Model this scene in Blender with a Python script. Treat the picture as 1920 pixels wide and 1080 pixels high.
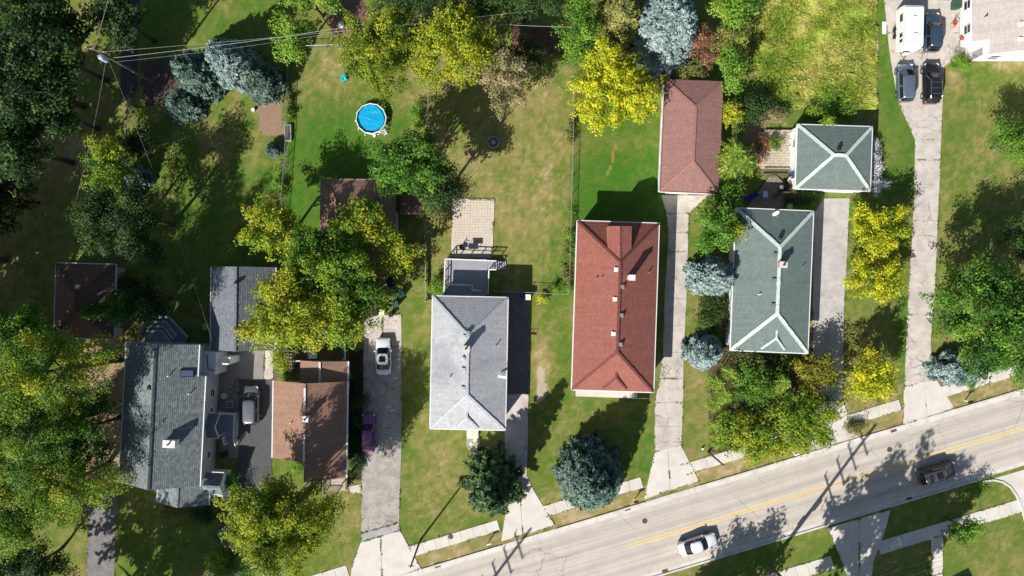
import bpy, math, random
import numpy as np
from mathutils import Vector, Matrix
for o in list(bpy.data.objects): bpy.data.objects.remove(o)
S = bpy.context.scene
COL = S.collection
R = math.radians; random.seed(5)
# ------------------------------------------------------------------ camera, sky, sun, exposure
CAMH, PXM = 88.0, 15.0            # metres above ground, photograph pixels per metre on the ground
cam = bpy.data.objects.new('camera', bpy.data.cameras.new('camera')); COL.objects.link(cam)
cam.location = (0, 0, CAMH); cam.rotation_euler = (0, 0, 0)
cam.data.sensor_width = 36; cam.data.lens = 36 * PXM * CAMH / 1920
cam.data.clip_end = 3000; cam.data.clip_start = 1
S.camera = cam
EL, AZ = 37.5, 53.0               # sun elevation; direction in which shadows fall (from +x, towards +y)
w = bpy.data.worlds.new('World'); S.world = w; w.use_nodes = True
nt = w.node_tree; bg = nt.nodes['Background']
sk = nt.nodes.new('ShaderNodeTexSky'); sk.sky_type = 'NISHITA'; sk.sun_disc = False
sk.sun_elevation = R(EL); sk.sun_rotation = math.atan2(-math.cos(R(AZ)), -math.sin(R(AZ))) % (2 * math.pi)
nt.links.new(sk.outputs[0], bg.inputs[0]); bg.inputs[1].default_value = 0.062
sun = bpy.data.objects.new('sun', bpy.data.lights.new('sun', 'SUN')); COL.objects.link(sun)
sun.data.energy = 5.0; sun.data.angle = R(0.53); sun.data.color = (1, .96, .9)
dv = Vector((math.cos(R(EL)) * math.cos(R(AZ)), math.cos(R(EL)) * math.sin(R(AZ)), -math.sin(R(EL))))
sun.rotation_euler = dv.to_track_quat('-Z', 'Y').to_euler(); sun.location = (-60, -80, 90)
S.view_settings.view_transform = 'Standard'; S.view_settings.look = 'None'
S.view_settings.exposure = 0.52; S.view_settings.gamma = 1
S.cycles.max_bounces = 5; S.cycles.transparent_max_bounces = 6

# ------------------------------------------------------------------ helpers
def P(u, v, h=0.0):
    """ground measurement: photograph pixel seen at height h -> metres"""
    k = (CAMH - h) / CAMH / PXM
    return Vector(((u - 960) * k, (540 - v) * k, h))
def lin(c):
    c = c / 255.0
    return c / 12.92 if c <= .04045 else ((c + .055) / 1.055) ** 2.4
def C(r, g, b): return (lin(r), lin(g), lin(b))
FR = {}
def thing(name, label, cat, loc=(0, 0, 0), rz=0.0, group=None, kind=None):
    o = bpy.data.objects.new(name, None); COL.objects.link(o)
    o.empty_display_size = .3
    o.location = loc; o.rotation_euler = (0, 0, rz)
    FR[o.name] = (Vector(loc), rz)
    if label: o['label'] = label
    if cat: o['category'] = cat
    if group: o['group'] = group
    if kind: o['kind'] = kind
    return o
def tag(o, label=None, cat=None, group=None, kind=None):
    if label: o['label'] = label
    if cat: o['category'] = cat
    if group: o['group'] = group
    if kind: o['kind'] = kind
    return o
class B:
    """collects faces of one mesh"""
    def __init__(s): s.v = []; s.f = []; s.m = []; s.uv = []
    def poly(s, pts, m=0, uv=None):
        n = len(s.v); s.v += [tuple(p) for p in pts]; s.f.append(tuple(range(n, n + len(pts)))); s.m.append(m)
        s.uv.append(uv if uv else [(p[0], p[1]) for p in pts]); return s
    def box(s, x0, x1, y0, y1, z0, z1, m=0, M4=None):
        q = [Vector(p) for p in ((x0, y0, z0), (x1, y0, z0), (x1, y1, z0), (x0, y1, z0), (x0, y0, z1), (x1, y0, z1), (x1, y1, z1), (x0, y1, z1))]
        if M4 is not None: q = [M4 @ p for p in q]
        n = len(s.v); s.v += [tuple(p) for p in q]
        for f in ((0, 3, 2, 1), (4, 5, 6, 7), (0, 1, 5, 4), (1, 2, 6, 5), (2, 3, 7, 6), (3, 0, 4, 7)):
            s.f.append(tuple(n + i for i in f)); s.m.append(m); s.uv.append([(s.v[n + i][0], s.v[n + i][1]) for i in f])
        return s
    def obox(s, c, sx, sy, sz, rz=0, m=0, rx=0, ry=0):
        M4 = Matrix.Translation(c) @ Matrix.Rotation(rz, 4, 'Z') @ Matrix.Rotation(ry, 4, 'Y') @ Matrix.Rotation(rx, 4, 'X')
        return s.box(-sx / 2, sx / 2, -sy / 2, sy / 2, -sz / 2, sz / 2, m, M4)
    def beam(s, p, q, wd, th, m=0, up=Vector((0, 0, 1))):
        p = Vector(p); q = Vector(q); d = (q - p); L = d.length
        if L < 1e-5: return s
        d /= L; x = d.cross(up)
        if x.length < 1e-4: x = Vector((1, 0, 0))
        x.normalize(); z = x.cross(d)
        M4 = Matrix(((x.x, d.x, z.x, p.x), (x.y, d.y, z.y, p.y), (x.z, d.z, z.z, p.z), (0, 0, 0, 1)))
        return s.box(-wd / 2, wd / 2, 0, L, -th / 2, th / 2, m, M4)
    def tube(s, pts, rad, n=8, m=0, cap=True):
        pts = [Vector(p) for p in pts]
        if not hasattr(rad, '__len__'): rad = [rad] * len(pts)
        base = len(s.v)
        for i, p in enumerate(pts):
            d = (pts[min(i + 1, len(pts) - 1)] - pts[max(i - 1, 0)])
            d = d.normalized() if d.length > 1e-6 else Vector((0, 0, 1))
            a = Vector((1, 0, 0)) if abs(d.x) < .8 else Vector((0, 1, 0))
            x = d.cross(a).normalized(); y = d.cross(x)
            for k in range(n):
                t = 2 * math.pi * k / n
                s.v.append(tuple(p + (x * math.cos(t) + y * math.sin(t)) * rad[i]))
        for i in range(len(pts) - 1):
            for k in range(n):
                a = base + i * n + k; b = base + i * n + (k + 1) % n
                s.f.append((a, a + n, b + n, b)); s.m.append(m); s.uv.append([(0, 0)] * 4)
        if cap:
            s.f.append(tuple(base + k for k in range(n))); s.m.append(m); s.uv.append([(0, 0)] * n)
            s.f.append(tuple(base + (len(pts) - 1) * n + n - 1 - k for k in range(n))); s.m.append(m); s.uv.append([(0, 0)] * n)
        return s
    def cyl(s, c, r, h, n=16, m=0, r2=None):
        c = Vector(c); return s.tube([c, c + Vector((0, 0, h))], [r, r if r2 is None else r2], n, m)
    def slab(s, pts, z0, z1, m=0, ms=None):
        """extruded polygon (2-D points, counter-clockwise or not)"""
        a = sum(pts[i][0] * pts[(i + 1) % len(pts)][1] - pts[(i + 1) % len(pts)][0] * pts[i][1] for i in range(len(pts)))
        if a < 0: pts = pts[::-1]
        s.poly([(p[0], p[1], z1) for p in pts], m)
        for i in range(len(pts)):
            p, q = pts[i], pts[(i + 1) % len(pts)]
            s.poly([(p[0], p[1], z0), (q[0], q[1], z0), (q[0], q[1], z1), (p[0], p[1], z1)], m if ms is None else ms)
        return s
    def mesh(s, name, mats, smooth=False):
        me = bpy.data.meshes.new(name); me.from_pydata(s.v, [], s.f)
        for x in (mats if isinstance(mats, (list, tuple)) else [mats]): me.materials.append(x)
        if any(s.m): me.polygons.foreach_set('material_index', s.m)
        ul = me.uv_layers.new(name='UVMap')
        ul.data.foreach_set('uv', [c for fu in s.uv for p in fu for c in p])
        if smooth: me.polygons.foreach_set('use_smooth', [True] * len(me.polygons))
        me.update(); return me
def link(name, me, parent=None):
    o = bpy.data.objects.new(name, me); COL.objects.link(o)
    if parent is not None: o.parent = parent
    return o
def part(name, b, mats, parent=None, world=False, smooth=False, bevel=0):
    """one mesh object; world=True: b holds world coordinates and parent is a thing made by thing()"""
    if world and parent is not None:
        L, rz = FR[parent.name]; iv = Matrix.Rotation(-rz, 4, 'Z') @ Matrix.Translation(-L)
        b.v = [tuple(iv @ Vector(p)) for p in b.v]
    me = b.mesh(name, mats, smooth); o = link(name, me, parent)
    if bevel:
        md = o.modifiers.new('bevel', 'BEVEL'); md.width = bevel; md.segments = 2; md.limit_method = 'ANGLE'
    return o

# ------------------------------------------------------------------ materials
def newmat(name):
    m = bpy.data.materials.new(name); m.use_nodes = True
    n = m.node_tree.nodes; return m, n, m.node_tree.links, n['Principled BSDF']
def mathn(n, l, op, a, b=None, c=None):
    x = n.new('ShaderNodeMath'); x.operation = op
    for i, k in enumerate((a, b, c)):
        if k is None: continue
        if isinstance(k, (int, float)): x.inputs[i].default_value = k
        else: l.new(k, x.inputs[i])
    return x.outputs[0]
def mixc(n, l, fac, a, b, mode='MIX'):
    x = n.new('ShaderNodeMix'); x.data_type = 'RGBA'; x.blend_type = mode
    for i, k in ((0, fac), (6, a), (7, b)):
        if isinstance(k, (int, float)): x.inputs[i].default_value = k
        elif isinstance(k, tuple): x.inputs[i].default_value = (*k[:3], 1)
        else: l.new(k, x.inputs[i])
    return x.outputs[2]
def noise(n, l, vec, scale, detail=4, rough=.6):
    x = n.new('ShaderNodeTexNoise'); x.inputs['Scale'].default_value = scale; x.inputs['Detail'].default_value = detail
    x.inputs['Roughness'].default_value = rough
    if vec is not None: l.new(vec, x.inputs['Vector'])
    return x.outputs['Fac']
def ramp(n, l, fac, a, b):
    x = n.new('ShaderNodeMapRange'); x.inputs[1].default_value = a; x.inputs[2].default_value = b; l.new(fac, x.inputs[0]); return x.outputs[0]
def bump(n, l, p, h, strength, dist=.05):
    x = n.new('ShaderNodeBump'); x.inputs['Strength'].default_value = strength; x.inputs['Distance'].default_value = dist
    l.new(h, x.inputs['Height']); l.new(x.outputs[0], p.inputs['Normal'])
def M(name, col, rough=.8, var=.12, scale=1.2, fine=14, metal=0, spec=.3, bmp=.0, dirt=None, dirtamt=.5, crack=0, coat=0):
    m, n, l, p = newmat(name)
    g = n.new('ShaderNodeNewGeometry').outputs['Position']
    a = ramp(n, l, noise(n, l, g, scale, 5), .3, .7); f = ramp(n, l, noise(n, l, g, fine, 3), .25, .75)
    lo = tuple(c * (1 - var) for c in col); hi = tuple(min(1, c * (1 + var)) for c in col)
    c = mixc(n, l, a, lo, hi)
    c = mixc(n, l, mathn(n, l, 'MULTIPLY', f, var * .9), c, tuple(x * .55 for x in col))
    if dirt:
        d = ramp(n, l, noise(n, l, g, scale * .45, 6, .7), .48, .72)
        c = mixc(n, l, mathn(n, l, 'MULTIPLY', d, dirtamt), c, dirt)
    if crack:
        vo = n.new('ShaderNodeTexVoronoi'); vo.feature = 'DISTANCE_TO_EDGE'; vo.inputs['Scale'].default_value = crack
        wv = n.new('ShaderNodeVectorMath'); wv.operation = 'ADD'; l.new(g, wv.inputs[0])
        nn = n.new('ShaderNodeTexNoise'); nn.inputs['Scale'].default_value = 1.1; nn.inputs['Detail'].default_value = 5; l.new(g, nn.inputs['Vector'])
        l.new(nn.outputs['Color'], wv.inputs[1]); l.new(wv.outputs[0], vo.inputs['Vector'])
        k = ramp(n, l, vo.outputs['Distance'], .018, .004)
        gate = ramp(n, l, noise(n, l, g, .18, 2), .45, .6)
        k = mathn(n, l, 'MULTIPLY', k, gate)
        c = mixc(n, l, mathn(n, l, 'MULTIPLY', k, .75), c, (.09, .085, .06))
    l.new(c, p.inputs['Base Color'])
    p.inputs['Roughness'].default_value = rough; p.inputs['Metallic'].default_value = metal
    p.inputs['Specular IOR Level'].default_value = spec
    if coat: p.inputs['Coat Weight'].default_value = coat
    if bmp: bump(n, l, p, f, bmp, .03)
    return m
def shingle(name, c1, c2, mortar, bw=.32, rh=.2, stain=None, stamt=.4):
    m, n, l, p = newmat(name)
    uv = n.new('ShaderNodeUVMap').outputs[0]
    br = n.new('ShaderNodeTexBrick'); l.new(uv, br.inputs['Vector'])
    br.inputs['Color1'].default_value = (*c1, 1); br.inputs['Color2'].default_value = (*c2, 1); br.inputs['Mortar'].default_value = (*mortar, 1)
    br.inputs['Scale'].default_value = 1; br.inputs['Brick Width'].default_value = bw; br.inputs['Row Height'].default_value = rh
    br.inputs['Mortar Size'].default_value = .016; br.inputs['Mortar Smooth'].default_value = .4; br.offset = .5
    g = n.new('ShaderNodeNewGeometry').outputs['Position']
    c = br.outputs['Color']
    v = ramp(n, l, noise(n, l, g, .5, 6, .65), .3, .7)
    c = mixc(n, l, mathn(n, l, 'MULTIPLY', v, .35), c, tuple(x * .6 for x in c1))
    f = ramp(n, l, noise(n, l, g, 22, 3), .2, .8)
    c = mixc(n, l, mathn(n, l, 'MULTIPLY', f, .25), c, tuple(min(1, x * 1.5) for x in c2))
    mp = n.new('ShaderNodeMapping'); mp.inputs['Scale'].default_value = (2.2, .16, 1); l.new(uv, mp.inputs[0])
    sk_ = ramp(n, l, noise(n, l, mp.outputs[0], 1.0, 5, .7), .45, .75)
    c = mixc(n, l, mathn(n, l, 'MULTIPLY', sk_, .38), c, tuple(x * .5 for x in c1))
    if stain:
        d = ramp(n, l, noise(n, l, g, .16, 4, .7), .5, .7)
        c = mixc(n, l, mathn(n, l, 'MULTIPLY', d, stamt), c, stain)
    l.new(c, p.inputs['Base Color']); p.inputs['Roughness'].default_value = .82; p.inputs['Specular IOR Level'].default_value = .35
    bump(n, l, p, f, .35, .02)
    return m
def glass(name, col, rough=.06):
    m, n, l, p = newmat(name); p.inputs['Base Color'].default_value = (*col, 1); p.inputs['Roughness'].default_value = rough
    p.inputs['Specular IOR Level'].default_value = .6
    return m
def paint(name, col, metal=.0, rough=.28):
    m, n, l, p = newmat(name)
    g = n.new('ShaderNodeNewGeometry').outputs['Position']
    f = ramp(n, l, noise(n, l, g, 3.5, 4), .3, .75)
    c = mixc(n, l, mathn(n, l, 'MULTIPLY', f, .18), col, tuple(x * .75 + .03 for x in col)); l.new(c, p.inputs['Base Color'])
    p.inputs['Metallic'].default_value = metal; p.inputs['Roughness'].default_value = rough
    p.inputs['Coat Weight'].default_value = .6; p.inputs['Coat Roughness'].default_value = .06
    return m
def leafmat(name, trans=.3):
    m, n, l, p = newmat(name)
    at = n.new('ShaderNodeAttribute'); at.attribute_name = 'Col'
    l.new(at.outputs['Color'], p.inputs['Base Color']); p.inputs['Roughness'].default_value = .55; p.inputs['Specular IOR Level'].default_value = .25
    tr = n.new('ShaderNodeBsdfTranslucent'); l.new(at.outputs['Color'], tr.inputs['Color'])
    mx = n.new('ShaderNodeMixShader'); mx.inputs[0].default_value = trans
    l.new(p.outputs[0], mx.inputs[1]); l.new(tr.outputs[0], mx.inputs[2]); l.new(mx.outputs[0], n['Material Output'].inputs[0])
    return m
WHITE = M('white_paint', (.78, .78, .76), .5, .05)
TRIM = M('white_trim', (.74, .74, .73), .45, .05)
SIDW = M('white_siding', (.74, .74, .72), .6, .05)
SIDG = M('grey_siding', (.42, .44, .47), .6, .06)
SIDT = M('tan_siding', (.5, .45, .37), .7, .08)
BRICKW = M('brick_wall', (.36, .22, .16), .8, .2, 3)
GLASS = glass('window_glass', (.025, .03, .04))
CARGL = glass('car_glass', (.012, .014, .016), .04)
RUBBER = M('rubber', (.02, .02, .02), .8, .1)
BLACK = M('black_plastic', (.018, .018, .02), .45, .1)
BLACKM = M('black_metal', (.02, .02, .022), .4, .1)
CHROME = M('bright_metal', (.55, .56, .58), .25, .05, metal=.9)
GALV = M('galvanised_steel', (.36, .38, .39), .45, .1, metal=.6)
WOOD = M('weathered_wood', (.27, .22, .17), .85, .25, 2.5, bmp=.3)
WOODL = M('pale_deck_wood', (.46, .39, .3), .85, .22, 2.5, bmp=.3)
WOODD = M('dark_wood', (.1, .075, .055), .85, .25, 2.5, bmp=.3)
POLE = M('pole_wood', (.16, .12, .085), .9, .25, 2.5, bmp=.4)
BARK = M('bark', (.11, .085, .065), .95, .3, 3, bmp=.5)
CONC = M('driveway_concrete', (.52, .47, .415), .88, .16, .9, 9, dirt=(.27, .235, .2), dirtamt=.6, crack=.42, bmp=.2)
CONCL = M('pale_concrete', (.6, .56, .505), .88, .08, .7, 9, dirt=(.4, .35, .3), dirtamt=.45, bmp=.15)
CONCG = M('grey_concrete', (.36, .345, .335), .88, .14, .7, 9, dirt=(.22, .2, .18), dirtamt=.5, crack=.3, bmp=.2)
ASPH = M('old_asphalt', (.38, .35, .315), .9, .24, 1.1, 12, dirt=(.17, .155, .14), dirtamt=.7, crack=.35, bmp=.3)
ASPHD = M('dark_asphalt', (.085, .085, .09), .9, .14, .9, 12, dirt=(.13, .13, .13), dirtamt=.3, bmp=.3)
GRAVEL = M('gravel_drive', (.2, .19, .19), .95, .25, 1.5, 25, dirt=(.34, .29, .22), dirtamt=.6, bmp=.6)
CURB = M('kerb_concrete', (.6, .57, .52), .85, .1, 1.3, dirt=(.3, .27, .23), dirtamt=.6)
JOINT = M('joint_soil', (.36, .33, .29), .95, .15)
SOIL = M('bare_soil', (.3, .23, .18), .95, .2, 1.5, 18, bmp=.6)
MULCH = M('mulch', (.1, .08, .075), .95, .3, 2, 24, bmp=.7)
RUST = M('rusty_iron', (.17, .085, .06), .75, .25, 6, bmp=.3)
IRON = M('cast_iron', (.085, .07, .07), .7, .2, 8)
YELLOW = M('road_yellow', (.72, .5, .16), .8, .12, 2.5, dirt=(.6, .5, .36), dirtamt=.55)
STONE = M('pale_stone', (.55, .52, .47), .85, .15, 2)
RED_RF = shingle('red_shingle', C(136, 81, 70), C(152, 95, 82), C(58, 34, 31), .36, .28, C(128, 88, 86), .35)
REDG_RF = shingle('dusty_red_shingle', C(134, 98, 92), C(154, 116, 108), C(108, 76, 72), .26, .2)
GREY_RF = shingle('pale_grey_shingle', C(162, 164, 167), C(184, 186, 188), C(106, 109, 115), .3, .2, C(112, 114, 120), .55)
DGREY_RF = shingle('dark_grey_shingle', C(88, 95, 99), C(136, 144, 146), C(52, 58, 64), .34, .22, C(92, 99, 94), .35)
CHAR_RF = shingle('slate_shingle', C(92, 98, 106), C(124, 130, 136), C(62, 68, 76), .3, .2)
TEAL_RF = shingle('grey_green_shingle', C(98, 112, 108), C(116, 130, 124), C(76, 88, 86), .3, .2)
BROWN_RF = shingle('brown_shingle', C(138, 106, 90), C(160, 126, 106), C(96, 70, 58), .28, .2)
DBROWN_RF = shingle('dark_brown_shingle', C(112, 84, 76), C(132, 102, 92), C(76, 56, 52), .28, .2)
TAN_RF = shingle('taupe_shingle', C(176, 164, 158), C(194, 184, 178), C(146, 136, 130), .28, .2)
TEALCAP = M('pale_ridge_cap', C(196, 208, 200), .8, .12, 3)
REDCAP = M('dark_red_cap', C(112, 66, 58), .85, .2, 3)
GREYCAP = M('grey_cap', C(176, 178, 181), .8, .12, 3)
LEAF = leafmat('leaf'); NEEDLE = leafmat('needle', .12)
# ------------------------------------------------------------------ ground
def vnoise(x, y, sc, seed):
    rs = np.random.RandomState(seed); T = rs.rand(256, 256)
    X = x * sc + 1000.0; Y = y * sc + 1000.0
    i = np.floor(X).astype(int); j = np.floor(Y).astype(int); fx = X - i; fy = Y - j
    fx = fx * fx * (3 - 2 * fx); fy = fy * fy * (3 - 2 * fy)
    g = lambda a, b: T[a % 256, b % 256]
    return (g(i, j) * (1 - fx) + g(i + 1, j) * fx) * (1 - fy) + (g(i, j + 1) * (1 - fx) + g(i + 1, j + 1) * fx) * fy
def fbm(x, y, sc, seed, oct=4):
    t = 0; a = 1; s = 0
    for k in range(oct): t = t + a * vnoise(x, y, sc * 2 ** k, seed + k); s += a; a *= .55
    return t / s
def inpoly(u, v, poly):
    r = np.zeros(u.shape, bool); n = len(poly)
    for i in range(n):
        (x0, y0), (x1, y1) = poly[i], poly[(i + 1) % n]
        c = ((y0 > v) != (y1 > v)) & (u < (x1 - x0) * (v - y0) / (y1 - y0 + 1e-9) + x0); r ^= c
    return r
def axis(lo, hi, st):
    a = np.arange(lo, hi + 1e-6, st); out = []; d = 1.0; x = hi
    while x < 900: d *= 1.6; x += d; out.append(x)
    out = np.array(out); lft = lo - (out - hi)[::-1]
    return np.concatenate([lft, a, out])
gx = axis(-68, 68, .31); gy = axis(-40, 40, .31)
GX, GY = np.meshgrid(gx, gy)
wx = GX + (fbm(GX, GY, .9, 5) - .5) * 1.6; wy = GY + (fbm(GX, GY, .9, 15) - .5) * 1.6
U = 960 + wx * PXM; V = 540 - wy * PXM
d = np.full(U.shape, .5)
# broad patches: centre u, v, radius u, v, dryness
num = d * .25; den = np.full(U.shape, .25)
for (u, v, ru, rv, dd) in [
    (620, 330, 90, 130, .06), (700, 250, 60, 60, .2), (600, 150, 80, 50, .82), (740, 170, 60, 30, .85), (560, 120, 40, 40, .6),
    (940, 250, 110, 110, .8), (1020, 330, 50, 140, .85), (860, 200, 40, 60, .7), (1030, 120, 40, 40, .45), (1010, 230, 40, 40, .35), (985, 420, 50, 70, .7), (1050, 480, 20, 80, .3),
    (1150, 330, 80, 90, .1), (1130, 400, 50, 30, .05), (1020, 590, 40, 30, .5), (1020, 680, 18, 50, 1.1), (1050, 620, 20, 80, .3),
    (850, 900, 80, 90, .6), (830, 960, 50, 50, .75), (870, 1000, 60, 30, .35), (780, 560, 30, 120, .55), (770, 700, 20, 60, .6),
    (1120, 800, 110, 60, .38), (1070, 900, 40, 40, .55), (1190, 850, 30, 40, .2), (1310, 800, 30, 60, .65), (1310, 450, 30, 60, .35), (1310, 570, 30, 40, .6), (1310, 740, 25, 40, .75),
    (440, 230, 70, 60, .62), (400, 270, 20, 60, .75), (470, 290, 40, 40, .45), (380, 320, 60, 80, .3), (400, 420, 90, 90, .12), (440, 40, 80, 50, .3), (300, 40, 50, 50, .2),
    (140, 300, 40, 60, .95), (60, 420, 80, 60, .6), (150, 380, 30, 40, .7), (120, 210, 60, 40, .6), (200, 620, 40, 60, .9), (300, 1010, 70, 70, .35), (60, 1000, 80, 80, .6),
    (620, 960, 50, 60, .6), (600, 1040, 50, 30, .3), (540, 880, 30, 30, .35), (1530, 90, 100, 90, .5), (1480, 150, 50, 50, .1), (1420, 200, 40, 40, .3), (1560, 60, 40, 40, .75), (1560, 150, 50, 50, .85),
    (1670, 120, 25, 90, .12), (1680, 300, 35, 60, .2), (1690, 400, 20, 90, .35), (1640, 620, 50, 60, .5), (1690, 620, 12, 60, .15), (1640, 770, 40, 30, .8),
    (1850, 170, 80, 40, .45), (1880, 118, 50, 10, 1.0), (1790, 150, 15, 20, .95), (1840, 300, 60, 70, .6), (1790, 280, 20, 90, .25), (1850, 400, 60, 40, .55), (1800, 700, 30, 10, .8),
    (1850, 1030, 80, 40, .5), (1870, 925, 40, 20, .4), (1490, 1040, 60, 30, .35), (1720, 980, 60, 30, .3), (1870, 980, 40, 20, .35), (1560, 620, 30, 60, .6), (1600, 720, 20, 60, .75)]:
    g = np.exp(-((U - u) / ru) ** 2 - ((V - v) / rv) ** 2); num += g * dd; den += g
d = num / den
# the verge between kerb and pavement is parched
vn = 1068 - .3035 * (U - 793)
d = np.where((V < vn) & (V > vn - 30) & (U > 780), .88, d)
hard = [([(1072, 140), (1240, 140), (1236, 420), (1068, 420)], -.1), ([(542, 90), (650, 90), (650, 460), (535, 460)], -.06)]
for poly, a in hard: d = d + np.where(inpoly(960 + GX * PXM, 540 - GY * PXM, poly), a, 0)
d = d + (fbm(GX, GY, .22, 31, 4) - .5) * .55 + (fbm(GX, GY, 1.4, 41, 3) - .5) * .6 + (vnoise(GX, GY, 3.3, 71) - .5) * .38 - .3 * np.clip(fbm(GX, GY, .75, 131, 3) - .62, 0, 1) * 3
# mowing bands on the lawn of the two-storey house
band = np.sin((U * .95 + V * .1) / 7.5) * inpoly(U, V, [(290, 160), (530, 160), (530, 340), (300, 470)])
for q, (ku, kv) in (([(808, 150), (1068, 150), (1066, 550), (800, 450)], (.33, .01)), ([(1768, 110), (1960, 110), (1960, 500), (1755, 520)], (.3, .03)), ([(752, 800), (960, 800), (960, 1000), (760, 1010)], (.02, .3)), ([(548, 90), (700, 90), (700, 460), (540, 460)], (.31, .02)), ([(990, 745), (1228, 745), (1210, 930), (1010, 960)], (.1, .3))):
    band = band + .55 * np.sin(U * ku * 1.3 + V * kv * 1.3) * inpoly(U, V, q)
d = np.clip(d + .03 + band * .09, 0, 1.15)
LU, MI, DR, ST = [np.array(C(*c)) for c in ((72, 118, 38), (110, 126, 56), (160, 146, 96), (188, 168, 130))]
def tri(d):
    d = d[..., None]; a = LU + (MI - LU) * np.clip(d / .45, 0, 1); a = a + (DR - MI) * np.clip((d - .45) / .45, 0, 1)
    return a + (ST - DR) * np.clip((d - .9) / .2, 0, 1)
col = tri(d)
def splat(poly, c, var=.15, soft=None):
    global col
    m = inpoly(960 + (GX * .6 + wx * .4) * PXM, 540 - (GY * .6 + wy * .4) * PXM, poly)[..., None]
    n = (1 - var + 2 * var * fbm(GX, GY, 1.8, 91, 3))[..., None]
    col = np.where(m, np.array(c) * n, col)
splat([(484, 178), (528, 178), (530, 252), (490, 257), (484, 230)], C(158, 132, 112))
splat([(262, 115), (336, 105), (338, 165), (300, 195), (268, 200)], C(96, 84, 82), .3)
splat([(222, 0), (262, 0), (255, 190), (228, 190)], C(84, 82, 90), .25)
splat([(180, 640), (236, 640), (226, 900), (160, 960), (160, 700)], C(168, 148, 118), .3)
splat([(1005, 690), (1022, 690), (1026, 740), (1008, 760)], C(190, 176, 152), .2)
splat([(960, 45), (1060, 50), (1058, 100), (960, 105)], C(110, 84, 76), .35)
splat([(615, 0), (690, 0), (680, 60), (620, 65)], C(134, 104, 90), .3)
splat([(1400, 230), (1440, 205), (1445, 260), (1400, 270)], C(150, 130, 110), .35)
splat([(1330, 640), (1520, 650), (1580, 830), (1330, 850)], C(96, 84, 62), .35)
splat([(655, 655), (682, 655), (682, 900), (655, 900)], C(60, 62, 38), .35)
splat([(520, 630), (655, 630), (655, 676), (515, 715)], C(112, 98, 84), .35)
splat([(655, 470), (720, 470), (715, 600), (655, 620)], C(120, 104, 90), .35)
splat([(1150, 268), (1155, 268), (1143, 330), (1138, 330)], C(150, 132, 84), .2)
splat([(1270, 842), (1300, 842), (1300, 850), (1270, 850)], C(150, 126, 96), .2)
far = np.clip((np.maximum(np.abs(GX) - 72, np.abs(GY) - 43)) / 15, 0, 1)[..., None]; col = col * (1 - far) + np.array(C(108, 120, 58)) * far
nv = len(gx) * len(gy)
co = np.stack([GX, GY, -.012 - .02 * vnoise(GX, GY, .7, 3)], -1).reshape(-1, 3)
ii = np.arange(nv).reshape(len(gy), len(gx))
fc = np.stack([ii[:-1, :-1], ii[:-1, 1:], ii[1:, 1:], ii[1:, :-1]], -1).reshape(-1, 4)
def npmesh(name, co, fc, mat, col=None):
    me = bpy.data.meshes.new(name); k = fc.shape[1]
    me.vertices.add(len(co)); me.vertices.foreach_set('co', np.asarray(co, np.float32).ravel())
    me.loops.add(fc.size); me.loops.foreach_set('vertex_index', fc.astype(np.int32).ravel())
    me.polygons.add(len(fc)); me.polygons.foreach_set('loop_start', np.arange(0, fc.size, k, dtype=np.int32))
    me.update(calc_edges=True)
    if col is not None:
        a = me.color_attributes.new('Col', 'FLOAT_COLOR', 'POINT')
        a.data.foreach_set('color', np.concatenate([col, np.ones((len(col), 1))], 1).astype(np.float32).ravel())
    me.materials.append(mat); return me
gm, n, l, p = newmat('lawn')
at = n.new('ShaderNodeAttribute'); at.attribute_name = 'Col'
g = n.new('ShaderNodeNewGeometry').outputs['Position']
f1 = ramp(n, l, noise(n, l, g, 9, 5, .75), .3, .7); f2 = ramp(n, l, noise(n, l, g, 30, 3, .7), .3, .7)
c = mixc(n, l, mathn(n, l, 'MULTIPLY', f1, .45), at.outputs['Color'], mixc(n, l, 1.0, at.outputs['Color'], (.45, .5, .4), 'MULTIPLY'))
c = mixc(n, l, mathn(n, l, 'MULTIPLY', f2, .35), c, mixc(n, l, 1.0, at.outputs['Color'], (1.5, 1.42, 1.35), 'MULTIPLY'))
l.new(c, p.inputs['Base Color']); p.inputs['Roughness'].default_value = .95; p.inputs['Specular IOR Level'].default_value = .1
bump(n, l, p, f1, .8, .09)
ground = link('ground', npmesh('ground', co, fc, gm, col.reshape(-1, 3))); tag(ground, 'lawns and bare soil of the residential lots', 'ground', kind='structure')

# ------------------------------------------------------------------ road
RO = P(1440, 945.6); RA = R(16.7); RD = Vector((math.cos(RA), math.sin(RA), 0)); RN = Vector((-math.sin(RA), math.cos(RA), 0))
def rp(s, t, z=0): return RO + RD * s + RN * t + Vector((0, 0, z))
def structure(name, label, cat): return thing(name, label, cat, kind='structure')
rm, n, l, p = newmat('road_concrete')
uv = n.new('ShaderNodeUVMap').outputs[0]; g = n.new('ShaderNodeNewGeometry').outputs['Position']
sx = n.new('ShaderNodeSeparateXYZ'); l.new(uv, sx.inputs[0])
mp = n.new('ShaderNodeMapping'); mp.inputs['Scale'].default_value = (.05, 1.1, 1); l.new(uv, mp.inputs[0])
st = ramp(n, l, noise(n, l, mp.outputs[0], 1.6, 5, .7), .35, .7)
ab = mathn(n, l, 'ABSOLUTE', sx.outputs[1])
tw = mathn(n, l, 'ABSOLUTE', mathn(n, l, 'SUBTRACT', mathn(n, l, 'ABSOLUTE', mathn(n, l, 'SUBTRACT', ab, 2.0)), .85))
tr = ramp(n, l, tw, .55, .05)
c = mixc(n, l, ramp(n, l, noise(n, l, g, .5, 5), .3, .7), C(184, 176, 164), C(200, 192, 180))
c = mixc(n, l, mathn(n, l, 'MULTIPLY', tr, .6), c, C(162, 153, 143))
c = mixc(n, l, mathn(n, l, 'MULTIPLY', st, .3), c, C(166, 158, 148))
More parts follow.
